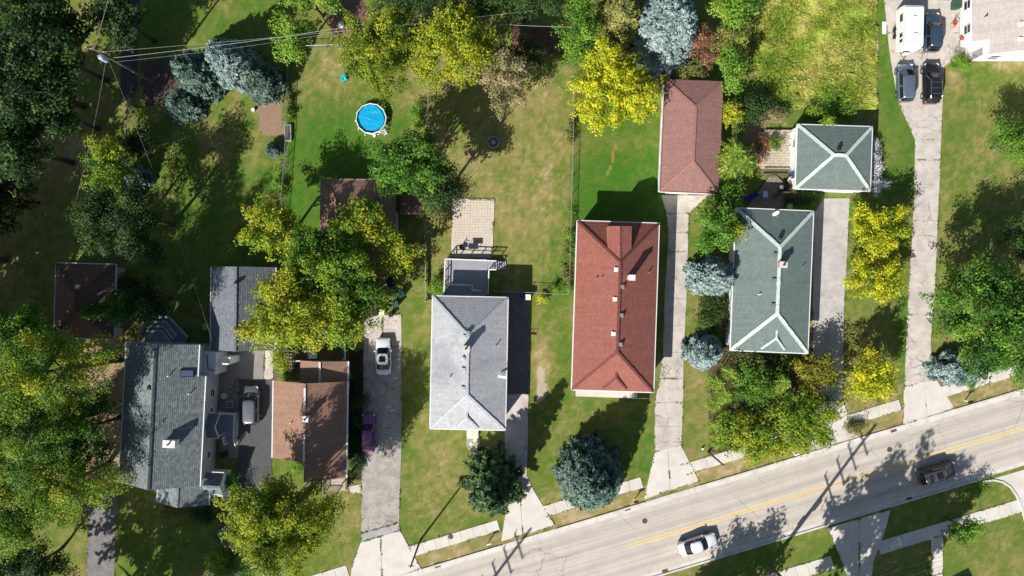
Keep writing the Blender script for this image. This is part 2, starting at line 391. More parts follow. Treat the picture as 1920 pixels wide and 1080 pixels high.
c = mixc(n, l, mathn(n, l, 'MULTIPLY', ramp(n, l, noise(n, l, g, 16, 3), .3, .8), .18), c, C(150, 142, 134))
vo = n.new('ShaderNodeTexVoronoi'); vo.feature = 'DISTANCE_TO_EDGE'; vo.inputs['Scale'].default_value = .16
wv = n.new('ShaderNodeVectorMath'); wv.operation = 'ADD'; l.new(g, wv.inputs[0]); nn = n.new('ShaderNodeTexNoise'); nn.inputs['Scale'].default_value = .8; nn.inputs['Detail'].default_value = 6; l.new(g, nn.inputs['Vector'])
l.new(nn.outputs['Color'], wv.inputs[1]); l.new(wv.outputs[0], vo.inputs['Vector'])
ck = mathn(n, l, 'MULTIPLY', ramp(n, l, vo.outputs['Distance'], .009, .002), ramp(n, l, noise(n, l, g, .11, 2), .48, .56))
c = mixc(n, l, mathn(n, l, 'MULTIPLY', ck, .6), c, C(110, 104, 98))
oil = ramp(n, l, noise(n, l, g, 1.9, 3, .5), .69, .78); c = mixc(n, l, mathn(n, l, 'MULTIPLY', oil, .3), c, C(120, 114, 106))
l.new(c, p.inputs['Base Color']); p.inputs['Roughness'].default_value = .85; p.inputs['Specular IOR Level'].default_value = .3
road = structure('road', 'pale concrete two-lane street with worn wheel tracks', 'road')
b = B(); b.poly([rp(-140, -4.6, -.004), rp(140, -4.6, -.004), rp(140, 4.6, -.004), rp(-140, 4.6, -.004)]); part('road_base', b, JOINT, road)
rnd = random.Random(4)
SL = 4.6
for lane in ((-4.0, -.006), (.006, 4.0)):
    for k in range(-30, 31):
        s0 = k * SL + .006; s1 = (k + 1) * SL - .006
        b = B(); q = [(s0, lane[0]), (s1, lane[0]), (s1, lane[1]), (s0, lane[1])]
        b.poly([rp(s, t, .006) for s, t in q], 0, q); part('slab', b, rm, road)
def kerb(t0, t1, s0, s1, name, par, top):
    k = int(math.ceil((s1 - s0) / 3.0)); 
    for i in range(k):
        a = s0 + (s1 - s0) * i / k + .01; e = s0 + (s1 - s0) * (i + 1) / k - .01
        b = B(); b.slab([tuple(rp(a, t0)[:2]), tuple(rp(e, t0)[:2]), tuple(rp(e, t1)[:2]), tuple(rp(a, t1)[:2])], -.02, top)
        part(name, b, CURB, par)
def s_of(u, v): return (P(u, v) - RO).dot(RD)
kn = structure('kerb', 'concrete gutter and low kerb on the house side of the street', 'kerb')
kerb(4.0, 4.5, -120, 120, 'gutter_slab', kn, .012)
drv = [(s_of(657, 1105), s_of(790, 1068)), (s_of(940, 1020), s_of(1040, 985)), (s_of(1208, 938), s_of(1310, 906)), (s_of(1515, 848), s_of(1610, 820)), (s_of(1693, 795), s_of(1790, 765))]
e = -120
for a, z in drv + [(120, 121)]:
    kerb(4.5, 4.72, e, a, 'kerb_stone', kn, .11)
    if z < 121: kerb(4.5, 4.72, a, z, 'dropped_kerb', kn, .03)
    e = z
ks = structure('kerb', 'concrete gutter and kerb on the far side of the street', 'kerb')
kerb(-4.5, -4.0, -120, 120, 'gutter_slab', ks, .012)
kerb(-4.72, -4.5, -120, s_of(1553, 987), 'kerb_stone', ks, .11); kerb(-4.72, -4.5, s_of(1553, 987), s_of(1672, 952), 'dropped_kerb', ks, .03)
kerb(-4.72, -4.5, s_of(1672, 952), s_of(1843, 903), 'kerb_stone', ks, .11)
# kerb return into the side street
arc = [(1843, 903), (1862, 900), (1880, 904), (1895, 914), (1906, 930), (1915, 952), (1924, 985), (1940, 1080), (1950, 1180)]
for i in range(len(arc) - 1):
    a = P(*arc[i]); e = P(*arc[i + 1]); b = B(); b.beam(a + Vector((0, 0, .045)), e + Vector((0, 0, .045)), .22, .13); part('kerb_stone', b, CURB, ks)
b = B(); b.slab([tuple(P(u, v)[:2]) for u, v in arc + [(2300, 1180), (2300, 770)]], -.02, .002); o = part('side_street', b, CONCL); tag(o, 'pale concrete side street joining the road at the right', 'road', kind='structure')
# centre line
for nm, t, lb in (('centre_line', .14, 'upper of the two painted yellow centre lines'), ('centre_line', -.14, 'lower of the two painted yellow centre lines')):
    b = B(); s0 = s_of(1183, 1020); k = 40
    for i in range(k):
        a = s0 + (110 - s0) * i / k; e = s0 + (110 - s0) * (i + 1) / k
        b.poly([rp(a, t - .07, .011), rp(e, t - .07, .011), rp(e, t + .07, .011), rp(a, t + .07, .011)])
    tag(part(nm, b, YELLOW), lb, 'road marking', kind='structure')
for u, v, lb in ((820, 1060, 'leftmost rusty square storm drain in the gutter'), (1176, 953, 'rusty square storm drain near the big blue spruce'), (1247, 1072, 'rusty square storm drain below the white moving sedan'), (1675, 806, 'rusty square storm drain across from the tall pole shadow'), (1705, 937, 'rusty square storm drain below the dark moving crossover')):
    t = thing('storm_drain', lb, 'storm drain', tuple(P(u, v, .02)), RA, 'storm drains in the gutters')
    b = B(); b.box(-.34, .34, -.02, .02, 0, .03); b.box(-.34, .34, .24, .28, 0, .03); b.box(-.34, .34, -.28, -.24, 0, .03); b.box(-.36, -.32, -.28, .28, 0, .032); b.box(.32, .36, -.28, .28, 0, .032); part('frame', b, RUST, t)
    b = B(); b.box(-.34, .34, -.28, .28, -.01, .008); part('pit', b, RUST, t)
    for k in range(8): b = B(); x = -.28 + k * .08; b.box(x - .02, x + .02, -.24, .24, .01, .026); part('bar', b, RUST, t)
for u, v, lb in ((1209, 977, 'round manhole cover in the lane beside the blue spruce'), (1668, 843, 'round manhole cover at the upper right of the street'), (845, 1006, 'round manhole cover set in the pavement')):
    t = thing('manhole_cover', lb, 'manhole', tuple(P(u, v, .01)), 0, 'manhole covers')
    zz = .02 if u != 845 else .05
    b = B(); b.cyl((0, 0, -.02), .33, .02 + zz, 24); part('ring', b, IRON, t); b = B(); b.cyl((0, 0, zz - .02), .27, .03, 24); part('lid', b, IRON, t)

# ------------------------------------------------------------------ pavements and drives
EDGES = []
def sheet(b, pts, z, m=0):
    for i in range(len(pts)):
        if len(pts) in (4, 6) and abs(pts[i][1] - pts[(i + 1) % len(pts)][1]) < 1 and random.random() < .75: continue
        EDGES.append((P(*pts[i]), P(*pts[(i + 1) % len(pts)])))
    b.slab([tuple(P(u, v)[:2]) for u, v in pts], -.03, z, m)
def slabwalk(st, t0, t1, s0, s1, z=.035, L=1.55, mat=CONCL):
    k = max(1, round((s1 - s0) / L))
    for i in range(k):
        a = s0 + (s1 - s0) * i / k + .015; e = s0 + (s1 - s0) * (i + 1) / k - .015
        b = B(); dz = rnd.uniform(0, .012); EDGES.append((rp(a, t0), rp(e, t0))); EDGES.append((rp(a, t1), rp(e, t1)))
        b.slab([tuple(rp(a, t0)[:2]), tuple(rp(e, t0)[:2]), tuple(rp(e, t1)[:2]), tuple(rp(a, t1)[:2])], -.02, z + dz); part('slab', b, mat, st)
pv = structure('pavement', 'pale concrete pavement slabs on the house side of the street', 'pavement')
e = s_of(560, 1095)
for (a, z), ex in zip(drv, ((.3, -.6), (.4, -1.0), (.2, -1.5), (.2, -1.0), (.3, -1.5))):
    slabwalk(pv, 6.5, 7.85, e, a + .35); e = z + ex[1]
slabwalk(pv, 6.5, 7.85, e, 60)
ps = structure('pavement', 'pale concrete pavement slabs on the far side of the street', 'pavement')
slabwalk(ps, -10.05, -8.42, -60, s_of(1571, 1040) - .9); slabwalk(ps, -10.05, -8.42, s_of(1653, 1015) - .6, s_of(1912, 940) + .3)
wk = structure('front_walk', 'narrow pale concrete walk running down from the far pavement', 'walk')
for k in range(12):
    v0 = 1008 + k * 24; b = B(); sheet(b, [(1746, v0 + .4), (1768, v0 - 6 + .4), (1768, v0 + 18), (1746, v0 + 23.6)] if k == 0 else [(1746.5, v0 + .4), (1767.5, v0 - 5.6), (1767.5, v0 + 18), (1746.5, v0 + 23.6)], .04); part('slab', b, CONCL, wk)
def drive(label, pieces, name='driveway'):
    st = structure(name, label, 'driveway' if name == 'driveway' else name.split('_')[-1])
    for nm, pts, mat, z in pieces: b = B(); sheet(b, pts, z); part(nm, b, mat, st)
    return st
drive('patched asphalt driveway with the white and purple cars and a pale apron', [
    ('panel', [(684, 590), (717, 590), (717, 648), (682, 648)], CONC, .02), ('panel', [(718, 590), (752, 590), (753, 648), (718, 648)], CONC, .022),
    ('surface', [(682, 648.5), (753, 648.5), (753, 760), (752, 860), (748, 980), (677, 1000), (678, 860), (680, 760)], ASPH, .016),
    ('patch', [(677, 1000.5), (748, 980.5), (750, 994), (677, 1017)], CONCG, .02),
    ('apron', [(676.5, 1017.5), (713, 1006), (716, 1089), (655, 1106), (660, 1060)], CONCL, .03), ('apron', [(713.6, 1006), (750, 994.6), (789, 1066), (716.6, 1089)], CONCL, .032)])
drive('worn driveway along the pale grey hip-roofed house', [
    ('surface', [(935, 548), (993, 550), (991, 738), (946, 738), (944, 560)], M('shade_dark_asphalt', (.13, .13, .135), .9, .2, .9, 12, dirt=(.2, .19, .18), dirtamt=.4, crack=.35, bmp=.3), .016), ('surface', [(946, 738.5), (991, 738.5), (989, 860), (987, 890), (996, 912), (962, 922), (946, 890)], CONC, .018),  # upper asphalt colour also holds the house's shade, ending where sunlight starts
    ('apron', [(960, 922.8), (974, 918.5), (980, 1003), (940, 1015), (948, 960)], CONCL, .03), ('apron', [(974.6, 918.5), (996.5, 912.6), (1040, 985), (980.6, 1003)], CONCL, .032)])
pan = []
vs = [366, 400, 436, 472, 508, 560, 610, 661, 710, 755, 800, 848]
lf = lambda v: np.interp(v, [366, 420, 560, 680, 755, 848], [1240, 1254, 1246, 1242, 1228, 1227]); rt = lambda v: np.interp(v, [366, 372, 380, 560, 680, 755, 848], [1330, 1330, 1292, 1287, 1281, 1281, 1277])
for i in range(len(vs) - 1):
    a, z = vs[i] + .22, vs[i + 1] - .22; pan.append(('panel', [(lf(a), a), (rt(a), a), (rt(z), z), (lf(z), z)], CONC, .02 + .004 * (i % 3)))
pan += [('apron', [(1227, 848.5), (1252, 840.8), (1256, 919), (1208, 936)], CONCL, .03), ('apron', [(1252.6, 840.6), (1277, 835), (1311, 903), (1256.6, 919)], CONCL, .033)]
drive('cracked concrete panel driveway beside the red-roofed house', pan)
drive('mottled grey driveway beside the grey-green roofed house', [
    ('surface', [(1543, 372), (1593, 372), (1588, 480), (1583, 560), (1581, 700), (1580, 752), (1525, 752), (1524, 560), (1526, 400)], M('mottled_drive', (.46, .43, .41), .9, .16, .9, 12, dirt=(.27, .245, .22), dirtamt=.6, bmp=.3), .016),
    ('apron', [(1527, 752.5), (1580, 752.5), (1595, 790), (1608, 819), (1512, 848)], CONCL, .03)])
pan = []
lf = lambda v: np.interp(v, [-60, 0, 100, 190, 262, 380, 560, 740], [1650, 1658, 1668, 1684, 1716, 1714, 1703, 1695]); rt = lambda v: np.interp(v, [-60, 60, 92, 105, 125, 190, 330, 560, 640, 700, 720, 740], [1830, 1825, 1815, 1795, 1770, 1767, 1762, 1752, 1745, 1747, 1755, 1764])
vs = [-60, 0, 62, 125, 190, 226, 262, 300, 346, 395, 442, 490, 540, 590, 640, 690, 725]
for i in range(len(vs) - 1):
    a, z = vs[i] + .1, vs[i + 1] - .1; pan.append(('panel', [(lf(a), a), (rt(a), a), (rt((a + z) / 2), (a + z) / 2), (rt(z), z), (lf(z), z), (lf((a + z) / 2), (a + z) / 2)], CONC, .02 + .003 * (i % 3)))
pan += [('apron', [(1695, 725.5), (1732, 716), (1738, 782), (1693, 796)], CONCL, .03), ('apron', [(1732.6, 716), (1756, 712), (1789, 765), (1738.6, 781.6)], CONCL, .033)]
drive('long cracked concrete driveway where the camper and vans are parked', pan)
drive('dark asphalt driveway with the silver minivan beside the two-storey house', [
    ('surface', [(449, 712), (511, 712), (509, 860), (508, 925), (470, 970), (458, 1110), (390, 1130), (400, 1010), (430, 960), (447, 860)], ASPHD, .016),
    ('pad', [(408, 655), (496, 655), (494, 711), (447, 711), (446, 858), (412, 858)], M('pad_shade_tone', (.24, .225, .21), .9, .16, .8, 9, dirt=(.16, .15, .14), dirtamt=.5, crack=.25), .022), ('pad_strip', [(497, 655), (514, 655), (512, 711), (495, 711)], CONC, .024)])  # pad concrete darkened, with its shade put into the colour
drive('shaded gravel driveway at the lower left under tall trees', [('surface', [(166, 930), (222, 912), (216, 1000), (214, 1110), (160, 1110), (165, 1000)], GRAVEL, .012)])
drive('pale concrete drive on the far side shaded by an unseen tree', [('panel', [(1553, 990), (1611, 973), (1611, 1078), (1587, 1078), (1573, 1040)], CONCL, .03), ('panel', [(1611.6, 973), (1671, 955), (1653, 1013), (1637, 1053), (1635, 1078), (1611.6, 1078)], CONCL, .032), ('panel', [(1587, 1078.6), (1635, 1078.6), (1632, 1200), (1600, 1200)], CONCL, .03)])
drive('small concrete walk leading to the wooden front porch', [('panel', [(655, 912), (677, 908), (677, 924), (655, 926)], CONC, .02)], 'porch_walk')
# square paver patio behind the pale grey house
pt = structure('patio', 'pale patio of small square pavers behind the grey house', 'patio')
b = B(); sheet(b, [(849, 372), (927, 374), (923, 484), (845, 484)], .012); part('sand_bed', b, M('sand_joint', (.48, .42, .34), .95, .15), pt)
b = B()
for i in range(14):
    for j in range(21):
        q = [P(851 + (74.5 * (i + a)) / 14 - (j + c) * .2, 374 + (108 * (j + c)) / 21 + .1 * (i + a)) for a, c in ((.03, .03), (.97, .03), (.97, .97), (.03, .97))]
        b.slab([tuple(x[:2]) for x in q], 0, .03 + rnd.uniform(0, .008))
o = part('pavers', b, M('paver', (.56, .49, .4), .85, .1, 2.2, 9, dirt=(.5, .41, .33), dirtamt=.5), pt); o['kind'] = 'stuff'
b = B()
for q in ([(849, 372), (927, 374), (927, 376), (849, 374)], [(925, 376), (927, 376), (923, 484), (921, 484)]): sheet(b, q, .05)
part('edging', b, STONE, pt)
# ------------------------------------------------------------------ buildings
def frame_of(nw, ne, se, sw, h):
    a, b_, c, d_ = [P(u, v, h) for u, v in (nw, ne, se, sw)]
    ctr = (a + b_ + c + d_) / 4; ay = ((a - d_) + (b_ - c)) / 2; ax = ((b_ - a) + (c - d_)) / 2
    rz = math.atan2(-ay.x, ay.y); rz2 = math.atan2(ax.y, ax.x)
    return Vector((ctr.x, ctr.y, 0)), (rz + rz2) / 2, ax.length / 2, ay.length / 2
def loc(T, u, v, h):
    L, rz = FR[T.name]; return Matrix.Rotation(-rz, 4, 'Z') @ (P(u, v, h) - Vector((L.x, L.y, 0)))
def clip2(poly, axis_, val, keep_above):
    out = []
    for i in range(len(poly)):
        p, q = poly[i], poly[(i + 1) % len(poly)]
        ip = (p[axis_] >= val) == keep_above or abs(p[axis_] - val) < 1e-9; iq = (q[axis_] >= val) == keep_above or abs(q[axis_] - val) < 1e-9
        if ip: out.append(p)
        if ip != iq:
            t = (val - p[axis_]) / (q[axis_] - p[axis_]); out.append((p[0] + t * (q[0] - p[0]), p[1] + t * (q[1] - p[1])))
    return out
def courses(b, pts, rh=.2, lift=.02, m=0, thick=.12, mu=1):
    """a roof plane laid in stepped shingle courses; the first edge is the eave"""
    pts = [Vector(p) for p in pts]; u = (pts[1] - pts[0]).normalized()
    nn = Vector((0, 0, 0))
    for i in range(1, len(pts) - 1): nn += (pts[i] - pts[0]).cross(pts[i + 1] - pts[0])
    nn.normalize()
    if nn.z < 0: nn = -nn
    v = nn.cross(u)
    if v.z < 0: v = -v
    q = [((p - pts[0]).dot(u), (p - pts[0]).dot(v)) for p in pts]
    ymin = min(p[1] for p in q); ymax = max(p[1] for p in q); k = max(1, int(math.ceil((ymax - ymin) / rh)))
    W = lambda x, y, z: pts[0] + u * x + v * y + nn * z
    for i in range(k):
        y0 = ymin + i * rh; y1 = min(ymax, y0 + rh)
        c = clip2(clip2(q, 1, y0, True), 1, y1, False) if i else clip2(q, 1, y1, False)
        c2 = []
        for p in c:
            if not c2 or abs(p[0] - c2[-1][0]) + abs(p[1] - c2[-1][1]) > 1e-5: c2.append(p)
        if len(c2) > 1 and abs(c2[0][0] - c2[-1][0]) + abs(c2[0][1] - c2[-1][1]) < 1e-5: c2.pop()
        if len(c2) < 3: continue
        w3 = [W(p[0], p[1], lift * (1 - (p[1] - y0) / rh)) for p in c2]
        b.poly(w3, m, [(p[0], p[1] + .001) for p in c2])
        lo = [p for p in c2 if abs(p[1] - y0) < 1e-4]
        if len(lo) >= 2:
            a, e = min(lo), max(lo); b.poly([W(a[0], y0, 0), W(e[0], y0, 0), W(e[0], y0, lift), W(a[0], y0, lift)], m, [(a[0], y0)] * 4)
    lowr = [W(p[0], p[1], -thick) for p in q]
    b.poly(lowr[::-1], mu)
    for i in range(len(q)):
        j = (i + 1) % len(q); b.poly([lowr[i], lowr[j], W(q[j][0], q[j][1], 0), W(q[i][0], q[i][1], 0)], mu)
def hip_planes(a, b_, ze, rise, ry=None):
    """rectangle 2a x 2b; ridge along the longer side"""
    A = [Vector((-a, -b_, ze)), Vector((a, -b_, ze)), Vector((a, b_, ze)), Vector((-a, b_, ze))]
    if b_ >= a:
        r = (b_ - a) if ry is None else ry; n_, s_ = Vector((0, r, ze + rise)), Vector((0, -r, ze + rise))
        return [[A[0], A[1], s_], [A[1], A[2], n_, s_], [A[2], A[3], n_], [A[3], A[0], s_, n_]], [(n_, s_), (A[0], s_), (A[1], s_), (A[2], n_), (A[3], n_)]
    r = (a - b_) if ry is None else ry; w_, e_ = Vector((-r, 0, ze + rise)), Vector((r, 0, ze + rise))
    return [[A[0], A[1], e_, w_], [A[1], A[2], e_], [A[2], A[3], w_, e_], [A[3], A[0], w_]], [(w_, e_), (A[0], w_), (A[1], e_), (A[2], e_), (A[3], w_)]
def gable_planes(x0, x1, y0, y1, ze, rise, xr=None):
    xr = (x0 + x1) / 2 if xr is None else xr
    s_, n_ = Vector((xr, y0, ze + rise)), Vector((xr, y1, ze + rise))
    return [[Vector((x1, y0, ze)), Vector((x1, y1, ze)), n_, s_], [Vector((x0, y1, ze)), Vector((x0, y0, ze)), s_, n_]], [(s_, n_)]
def roof_part(T, planes, mat, rh=.2, name='roof', trim=TRIM):
    b = B()
    for pl in planes: courses(b, pl, rh)
    return part(name, b, [mat, trim], T)
def caps(R_, segs, mat, wd=.3, th=.05, label=None):
    for p, q in segs:
        b = B(); k = max(1, round((q - p).length / .36)); cr = random.Random(int((p.x * 7 + q.y * 13) * 100))
        for i in range(k): j0 = Vector((cr.uniform(-.012, .012), cr.uniform(-.012, .012), .02 + cr.uniform(0, .012))); b.beam(p.lerp(q, i / k) + j0, p.lerp(q, (i + .97) / k) + j0 + Vector((0, 0, .012)), wd * cr.uniform(.9, 1.06), th)
        o = part('ridge_cap', b, mat, R_)
        if label: o['label'] = label
def gutters(R_, segs, mat=TRIM, wd=.13):
    for p, q in segs:
        b = B(); b.beam(p + Vector((0, 0, -.07)), q + Vector((0, 0, -.07)), wd, .13); part('gutter', b, mat, R_)
def rect_edges(a, b_, z, e=.06):
    c = [Vector((-a - e, -b_ - e, z)), Vector((a + e, -b_ - e, z)), Vector((a + e, b_ + e, z)), Vector((-a - e, b_ + e, z))]
    return [(c[i], c[(i + 1) % 4]) for i in range(4)]
def window(T, side, x, zc, wd, ht, a, b_, mat=TRIM, name='window'):
    """opening on the wall plane of half sizes a, b_; x runs along that wall"""
    Mx = {'E': Matrix.Translation((a, x, zc)) @ Matrix.Rotation(R(90), 4, 'Z'), 'W': Matrix.Translation((-a, x, zc)) @ Matrix.Rotation(R(-90), 4, 'Z'),
          'S': Matrix.Translation((x, -b_, zc)), 'N': Matrix.Translation((x, b_, zc)) @ Matrix.Rotation(R(180), 4, 'Z')}[side]
    f = B(); h = ht / 2; ww = wd / 2; t = .07
    for q in ((-ww - t, ww + t, h, h + t), (-ww - t, ww + t, -h - t, -h), (-ww - t, -ww, -h, h), (ww, ww + t, -h, h), (-ww, ww, -.025, .025)):
        f.box(q[0], q[1], -.06, .01, q[2], q[3], 0, Mx)
    f.box(-ww - .12, ww + .12, -.1, -.055, -h - t - .04, -h - t + .02, 0, Mx)
    o = part(name, f, mat, T)
    g_ = B(); g_.box(-ww, ww, -.03, .01, -h, h, 0, Mx); part('pane', g_, GLASS, o)
def door(T, side, x, a, b_, mat, wd=.95, ht=2.1, z0=.0, name='door'):
    Mx = {'E': Matrix.Translation((a, x, z0)) @ Matrix.Rotation(R(90), 4, 'Z'), 'W': Matrix.Translation((-a, x, z0)) @ Matrix.Rotation(R(-90), 4, 'Z'),
          'S': Matrix.Translation((x, -b_, z0)), 'N': Matrix.Translation((x, b_, z0)) @ Matrix.Rotation(R(180), 4, 'Z')}[side]
    d_ = B(); d_.box(-wd / 2, wd / 2, -.04, .01, 0, ht, 0, Mx); o = part(name, d_, mat, T)
    if name == 'garage_door':
        for k in range(4): f = B(); f.box(-wd / 2 + .06, wd / 2 - .06, -.06, -.045, ht * k / 4 + .05, ht * (k + 1) / 4 - .05, 0, Mx); part('panel', f, mat, o)
    f = B(); f.box(-wd / 2 - .1, -wd / 2, -.06, .01, 0, ht, 0, Mx); f.box(wd / 2, wd / 2 + .1, -.06, .01, 0, ht, 0, Mx); f.box(-wd / 2 - .1, wd / 2 + .1, -.06, .01, ht, ht + .1, 0, Mx); part('frame', f, TRIM, o)
    h_ = B(); h_.box(wd / 2 - .16, wd / 2 - .08, -.1, -.04, .95, 1.03, 0, Mx); part('handle', h_, BLACKM, o)
def vent(R_, p, kind, mat):
    """small roof fittings stand on the roof at p"""
    b = B(); x, y, z = p
    if kind == 'box':
        b.box(x - .26, x + .26, y - .26, y + .26, z - .15, z + .06); b.box(x - .2, x + .2, y - .2, y + .2, z + .06, z + .24); return part('roof_vent', b, mat, R_, bevel=.02)
    if kind == 'pipe': b.cyl((x, y, z - .3), .07, .75, 10); b.cyl((x, y, z - .2), .16, .22, 10, r2=.08); return part('vent_pipe', b, mat, R_)
    if kind == 'turbine':
        b.cyl((x, y, z - .3), .15, .42, 14); b.tube([(x, y, z + .1), (x, y, z + .16), (x, y, z + .3), (x, y, z + .37)], [.16, .26, .26, .08], 16); return part('turbine_vent', b, mat, R_)
def chimney(R_, p, sx, sy, ht, mat, pots=1, capm=STONE, rz=0):
    x, y, z = p; b = B(); b.obox((x, y, z + ht / 2 - .6), sx, sy, ht + 1.2, rz); c = part('chimney', b, mat, R_)
    b = B(); b.obox((x, y, z + ht + .05), sx + .14, sy + .14, .1, rz); part('chimney_cap', b, capm, R_)
    for k in range(pots): b = B(); b.cyl((x + (k - (pots - 1) / 2) * .4, y, z + ht + .1), .11, .35, 10); part('flue', b, BLACKM, R_)
def walls(T, a, b_, ze, mat, over=.4, base=None, z0=-.05):
    b = B(); b.box(-a + over, a - over, -b_ + over, b_ - over, .35, ze); part('wall', b, mat, T)
    b = B(); b.box(-a + over + .03, a - over - .03, -b_ + over + .03, b_ - over - .03, z0, .35); part('foundation', b, base or CONCG, T)
def gablet(R_, T, A, Bp, Rr, R2, L_, L2, mat, cap, ze, rise_frac, label):
    """little porch roof on the street-side hip"""
    b = B()
    for pl in ([Rr, R2, A, Bp], [L2, L_, Bp, A], [L_, Rr, Bp]): courses(b, pl, .2)
    for p, q in ((Rr, R2), (L2, L_), (L_, Rr)): b.poly([p + Vector((0, 0, -.7)), q + Vector((0, 0, -.7)), q, p], 1)
    o = part('porch_roof', b, [mat, TRIM], T); o['label'] = label
    caps(o, [(A, Bp), (Bp, Rr), (Bp, L_)], cap, .24, .04)

# ---- pale grey hip-roofed house (centre)
def hip_house(name, label, px, ze, rise, rf, wall, capm, rh=.2, cat='house', over=.4, ry=None, gut=TRIM, capw=.3, caplab=None, base=None):
    L, rz, a, b_ = frame_of(*px, ze); T = thing(name, label, cat, tuple(L), rz)
    walls(T, a, b_, ze - .02, wall, over, base); pl, sg = hip_planes(a, b_, ze, rise, ry)
    Rf = roof_part(T, pl, rf, rh); caps(Rf, sg, capm, capw, .05, caplab); gutters(Rf, rect_edges(a, b_, ze), gut)
    b = B(); b.box(-a + .05, a - .05, -b_ + .05, b_ - .05, ze - .16, ze - .13); part('soffit', b, TRIM, T)
    return T, Rf, a, b_
def zroof(a, b_, ze, rise, x, y):
    dd = min(a - abs(x), b_ - abs(y)) if b_ >= a else min(b_ - abs(y), a - abs(x))
    return ze + rise * max(0, min(1, dd / min(a, b_)))
def on(T, a, b_, ze, rise, u, v, h0):
    p = loc(T, u, v, h0); z = zroof(a, b_, ze, rise, p.x, p.y); p = loc(T, u, v, z); return (p.x, p.y, zroof(a, b_, ze, rise, p.x, p.y))
H3, R3, a, b_ = hip_house('house', 'single-storey house under a pale grey hip roof', ((813, 556.5), (952.5, 558), (946, 805.5), (805.5, 803.5)), 3.8, 2.3, GREY_RF, SIDW, GREYCAP)
g3 = lambda u, v, h: loc(H3, u, v, h)
zp = 4.95; A = g3(875.3, 753.6, zp); Bp = g3(875.3, 783, zp); zl = 4.0
gablet(R3, H3, A, Bp, g3(897, 803.5, zl), g3(897.5, 773, zl), g3(853, 803.5, zl), g3(853.5, 772, zl), GREY_RF, GREYCAP, 3.8, 0, 'small pale porch roof on the street side')
O3 = lambda u, v: on(H3, a, b_, 3.8, 2.3, u, v, 5)
chimney(R3, O3(875, 652), .75, .55, 1.2, M('white_brick', (.62, .6, .58), .8, .15), 1)
for u, v in ((872, 631), (869.5, 692.6), (869, 727.6)): vent(R3, O3(u, v), 'box', GREYCAP)
vent(R3, O3(878, 624), 'box', GALV); vent(R3, O3(869, 672), 'turbine', GREYCAP); vent(R3, O3(845, 705), 'pipe', BLACKM); vent(R3, O3(930, 648), 'pipe', GALV)
x, y, z = O3(943, 703); b = B(); b.tube([(x, y, z - .3), (x, y, z + 1.1)], .03, 6); b.tube([(x - .6, y, z + 1.05), (x + .5, y, z + 1.05)], .02, 6)
for k in range(5): b.tube([(x - .5 + k * .22, y - .45 + k * .05, z + 1.05), (x - .5 + k * .22, y + .45 - k * .05, z + 1.05)], .014, 5)
b.beam((x - .55, y - .1, z + .6), (x + .45, y - .25, z + .75), .25, .05); part('roof_antenna', b, WHITE, R3)
for sd, xs in (('W', (-5, -1.5, 2, 5.5)), ('E', (-5.5, -2, 1.5, 5)), ('S', (-2.6, 2.6)), ('N', (-2.8,))):
    for q in xs: window(H3, sd, q, 2.3, 1.2, 1.2, a - .4, b_ - .4)
door(H3, 'S', .1, a - .4, b_ - .4, M('brown_door', (.2, .1, .06), .5), z0=.7); door(H3, 'N', 1.0, a - .4, b_ - .4, WHITE, z0=.75)
b = B(); p0 = g3(875, 806, 0); p1 = g3(897, 823, 0)
b.box(p0.x + .05, p1.x, p1.y, -b_ + .38, 0, .18); b.box(p0.x + .05, p1.x, p1.y + .35, -b_ + .36, .18, .36); b.box(p0.x + .05, p1.x, p1.y + .7, -b_ + .34, .36, .55); part('front_steps', b, CONCL, H3)

# ---- red hip-roofed house
H4, R4, a, b_ = hip_house('house', 'long brick house under a red shingled hip roof', ((1083.3, 415), (1236, 419), (1224, 735), (1072, 730)), 3.9, 2.7, RED_RF, BRICKW, REDCAP, .28)
g4 = lambda u, v, h: loc(H4, u, v, h); O4 = lambda u, v: on(H4, a, b_, 3.9, 2.7, u, v, 5)
zr, zl = 6.45, 5.9
n_, s_ = g4(1163.5, 424, zr), g4(1163.5, 487, zr)
pl = [[g4(1184.5, 424.5, zl), g4(1183.7, 466, zl), g4(1171, 479, 6.2), s_, n_], [g4(1139.8, 464, zl), g4(1140.7, 424, zl), n_, s_, g4(1154, 477, 6.2)]]
b = B()
for q in pl: courses(b, q, .28)
for p, q in ((pl[0][0], pl[0][1]), (pl[1][0], pl[1][1]), (pl[1][1], pl[0][0])): b.poly([p + Vector((0, 0, -1.5)), q + Vector((0, 0, -1.5)), q, p], 1)
b.poly([pl[1][1], pl[0][0], n_], 1); o = part('dormer', b, [RED_RF, BRICKW], H4); o['label'] = 'raised gabled dormer at the garden end of the red roof'; caps(o, [(n_, s_)], REDCAP, .22, .04)
zp = 5.2; zl = 4.2
gablet(R4, H4, g4(1155.8, 676.5, zp), g4(1155.6, 708, zp), g4(1175, 730, zl), g4(1176.3, 698, zl), g4(1130.5, 729, zl), g4(1130, 698, zl), RED_RF, REDCAP, 3.9, 0, 'small red porch roof on the street side')
chimney(R4, O4(1180, 521), .6, .5, 1.7, M('pale_chimney', (.6, .5, .46), .8, .15), 0, WHITE)
for u, v in ((1156, 505), (1153.7, 560.6), (1151, 625.6)): vent(R4, O4(u, v), 'box', WHITE)
for u, v in ((1166.7, 537.4), (1165, 590.7), (1163, 645)): vent(R4, O4(u, v), 'box', GALV)
for u, v in ((1127.8, 520), (1118, 521), (1216, 511)): vent(R4, O4(u, v), 'pipe', GALV)
for sd, xs in (('W', (-7.5, -4, 0, 4, 7.5)), ('E', (-7.5, -3.5, 0, 4, 7.5)), ('S', (-3, -.2)), ('N', (-2.5, 2.6))):
    for q in xs: window(H4, sd, q, 2.5, 1.3, 1.25, a - .4, b_ - .4)
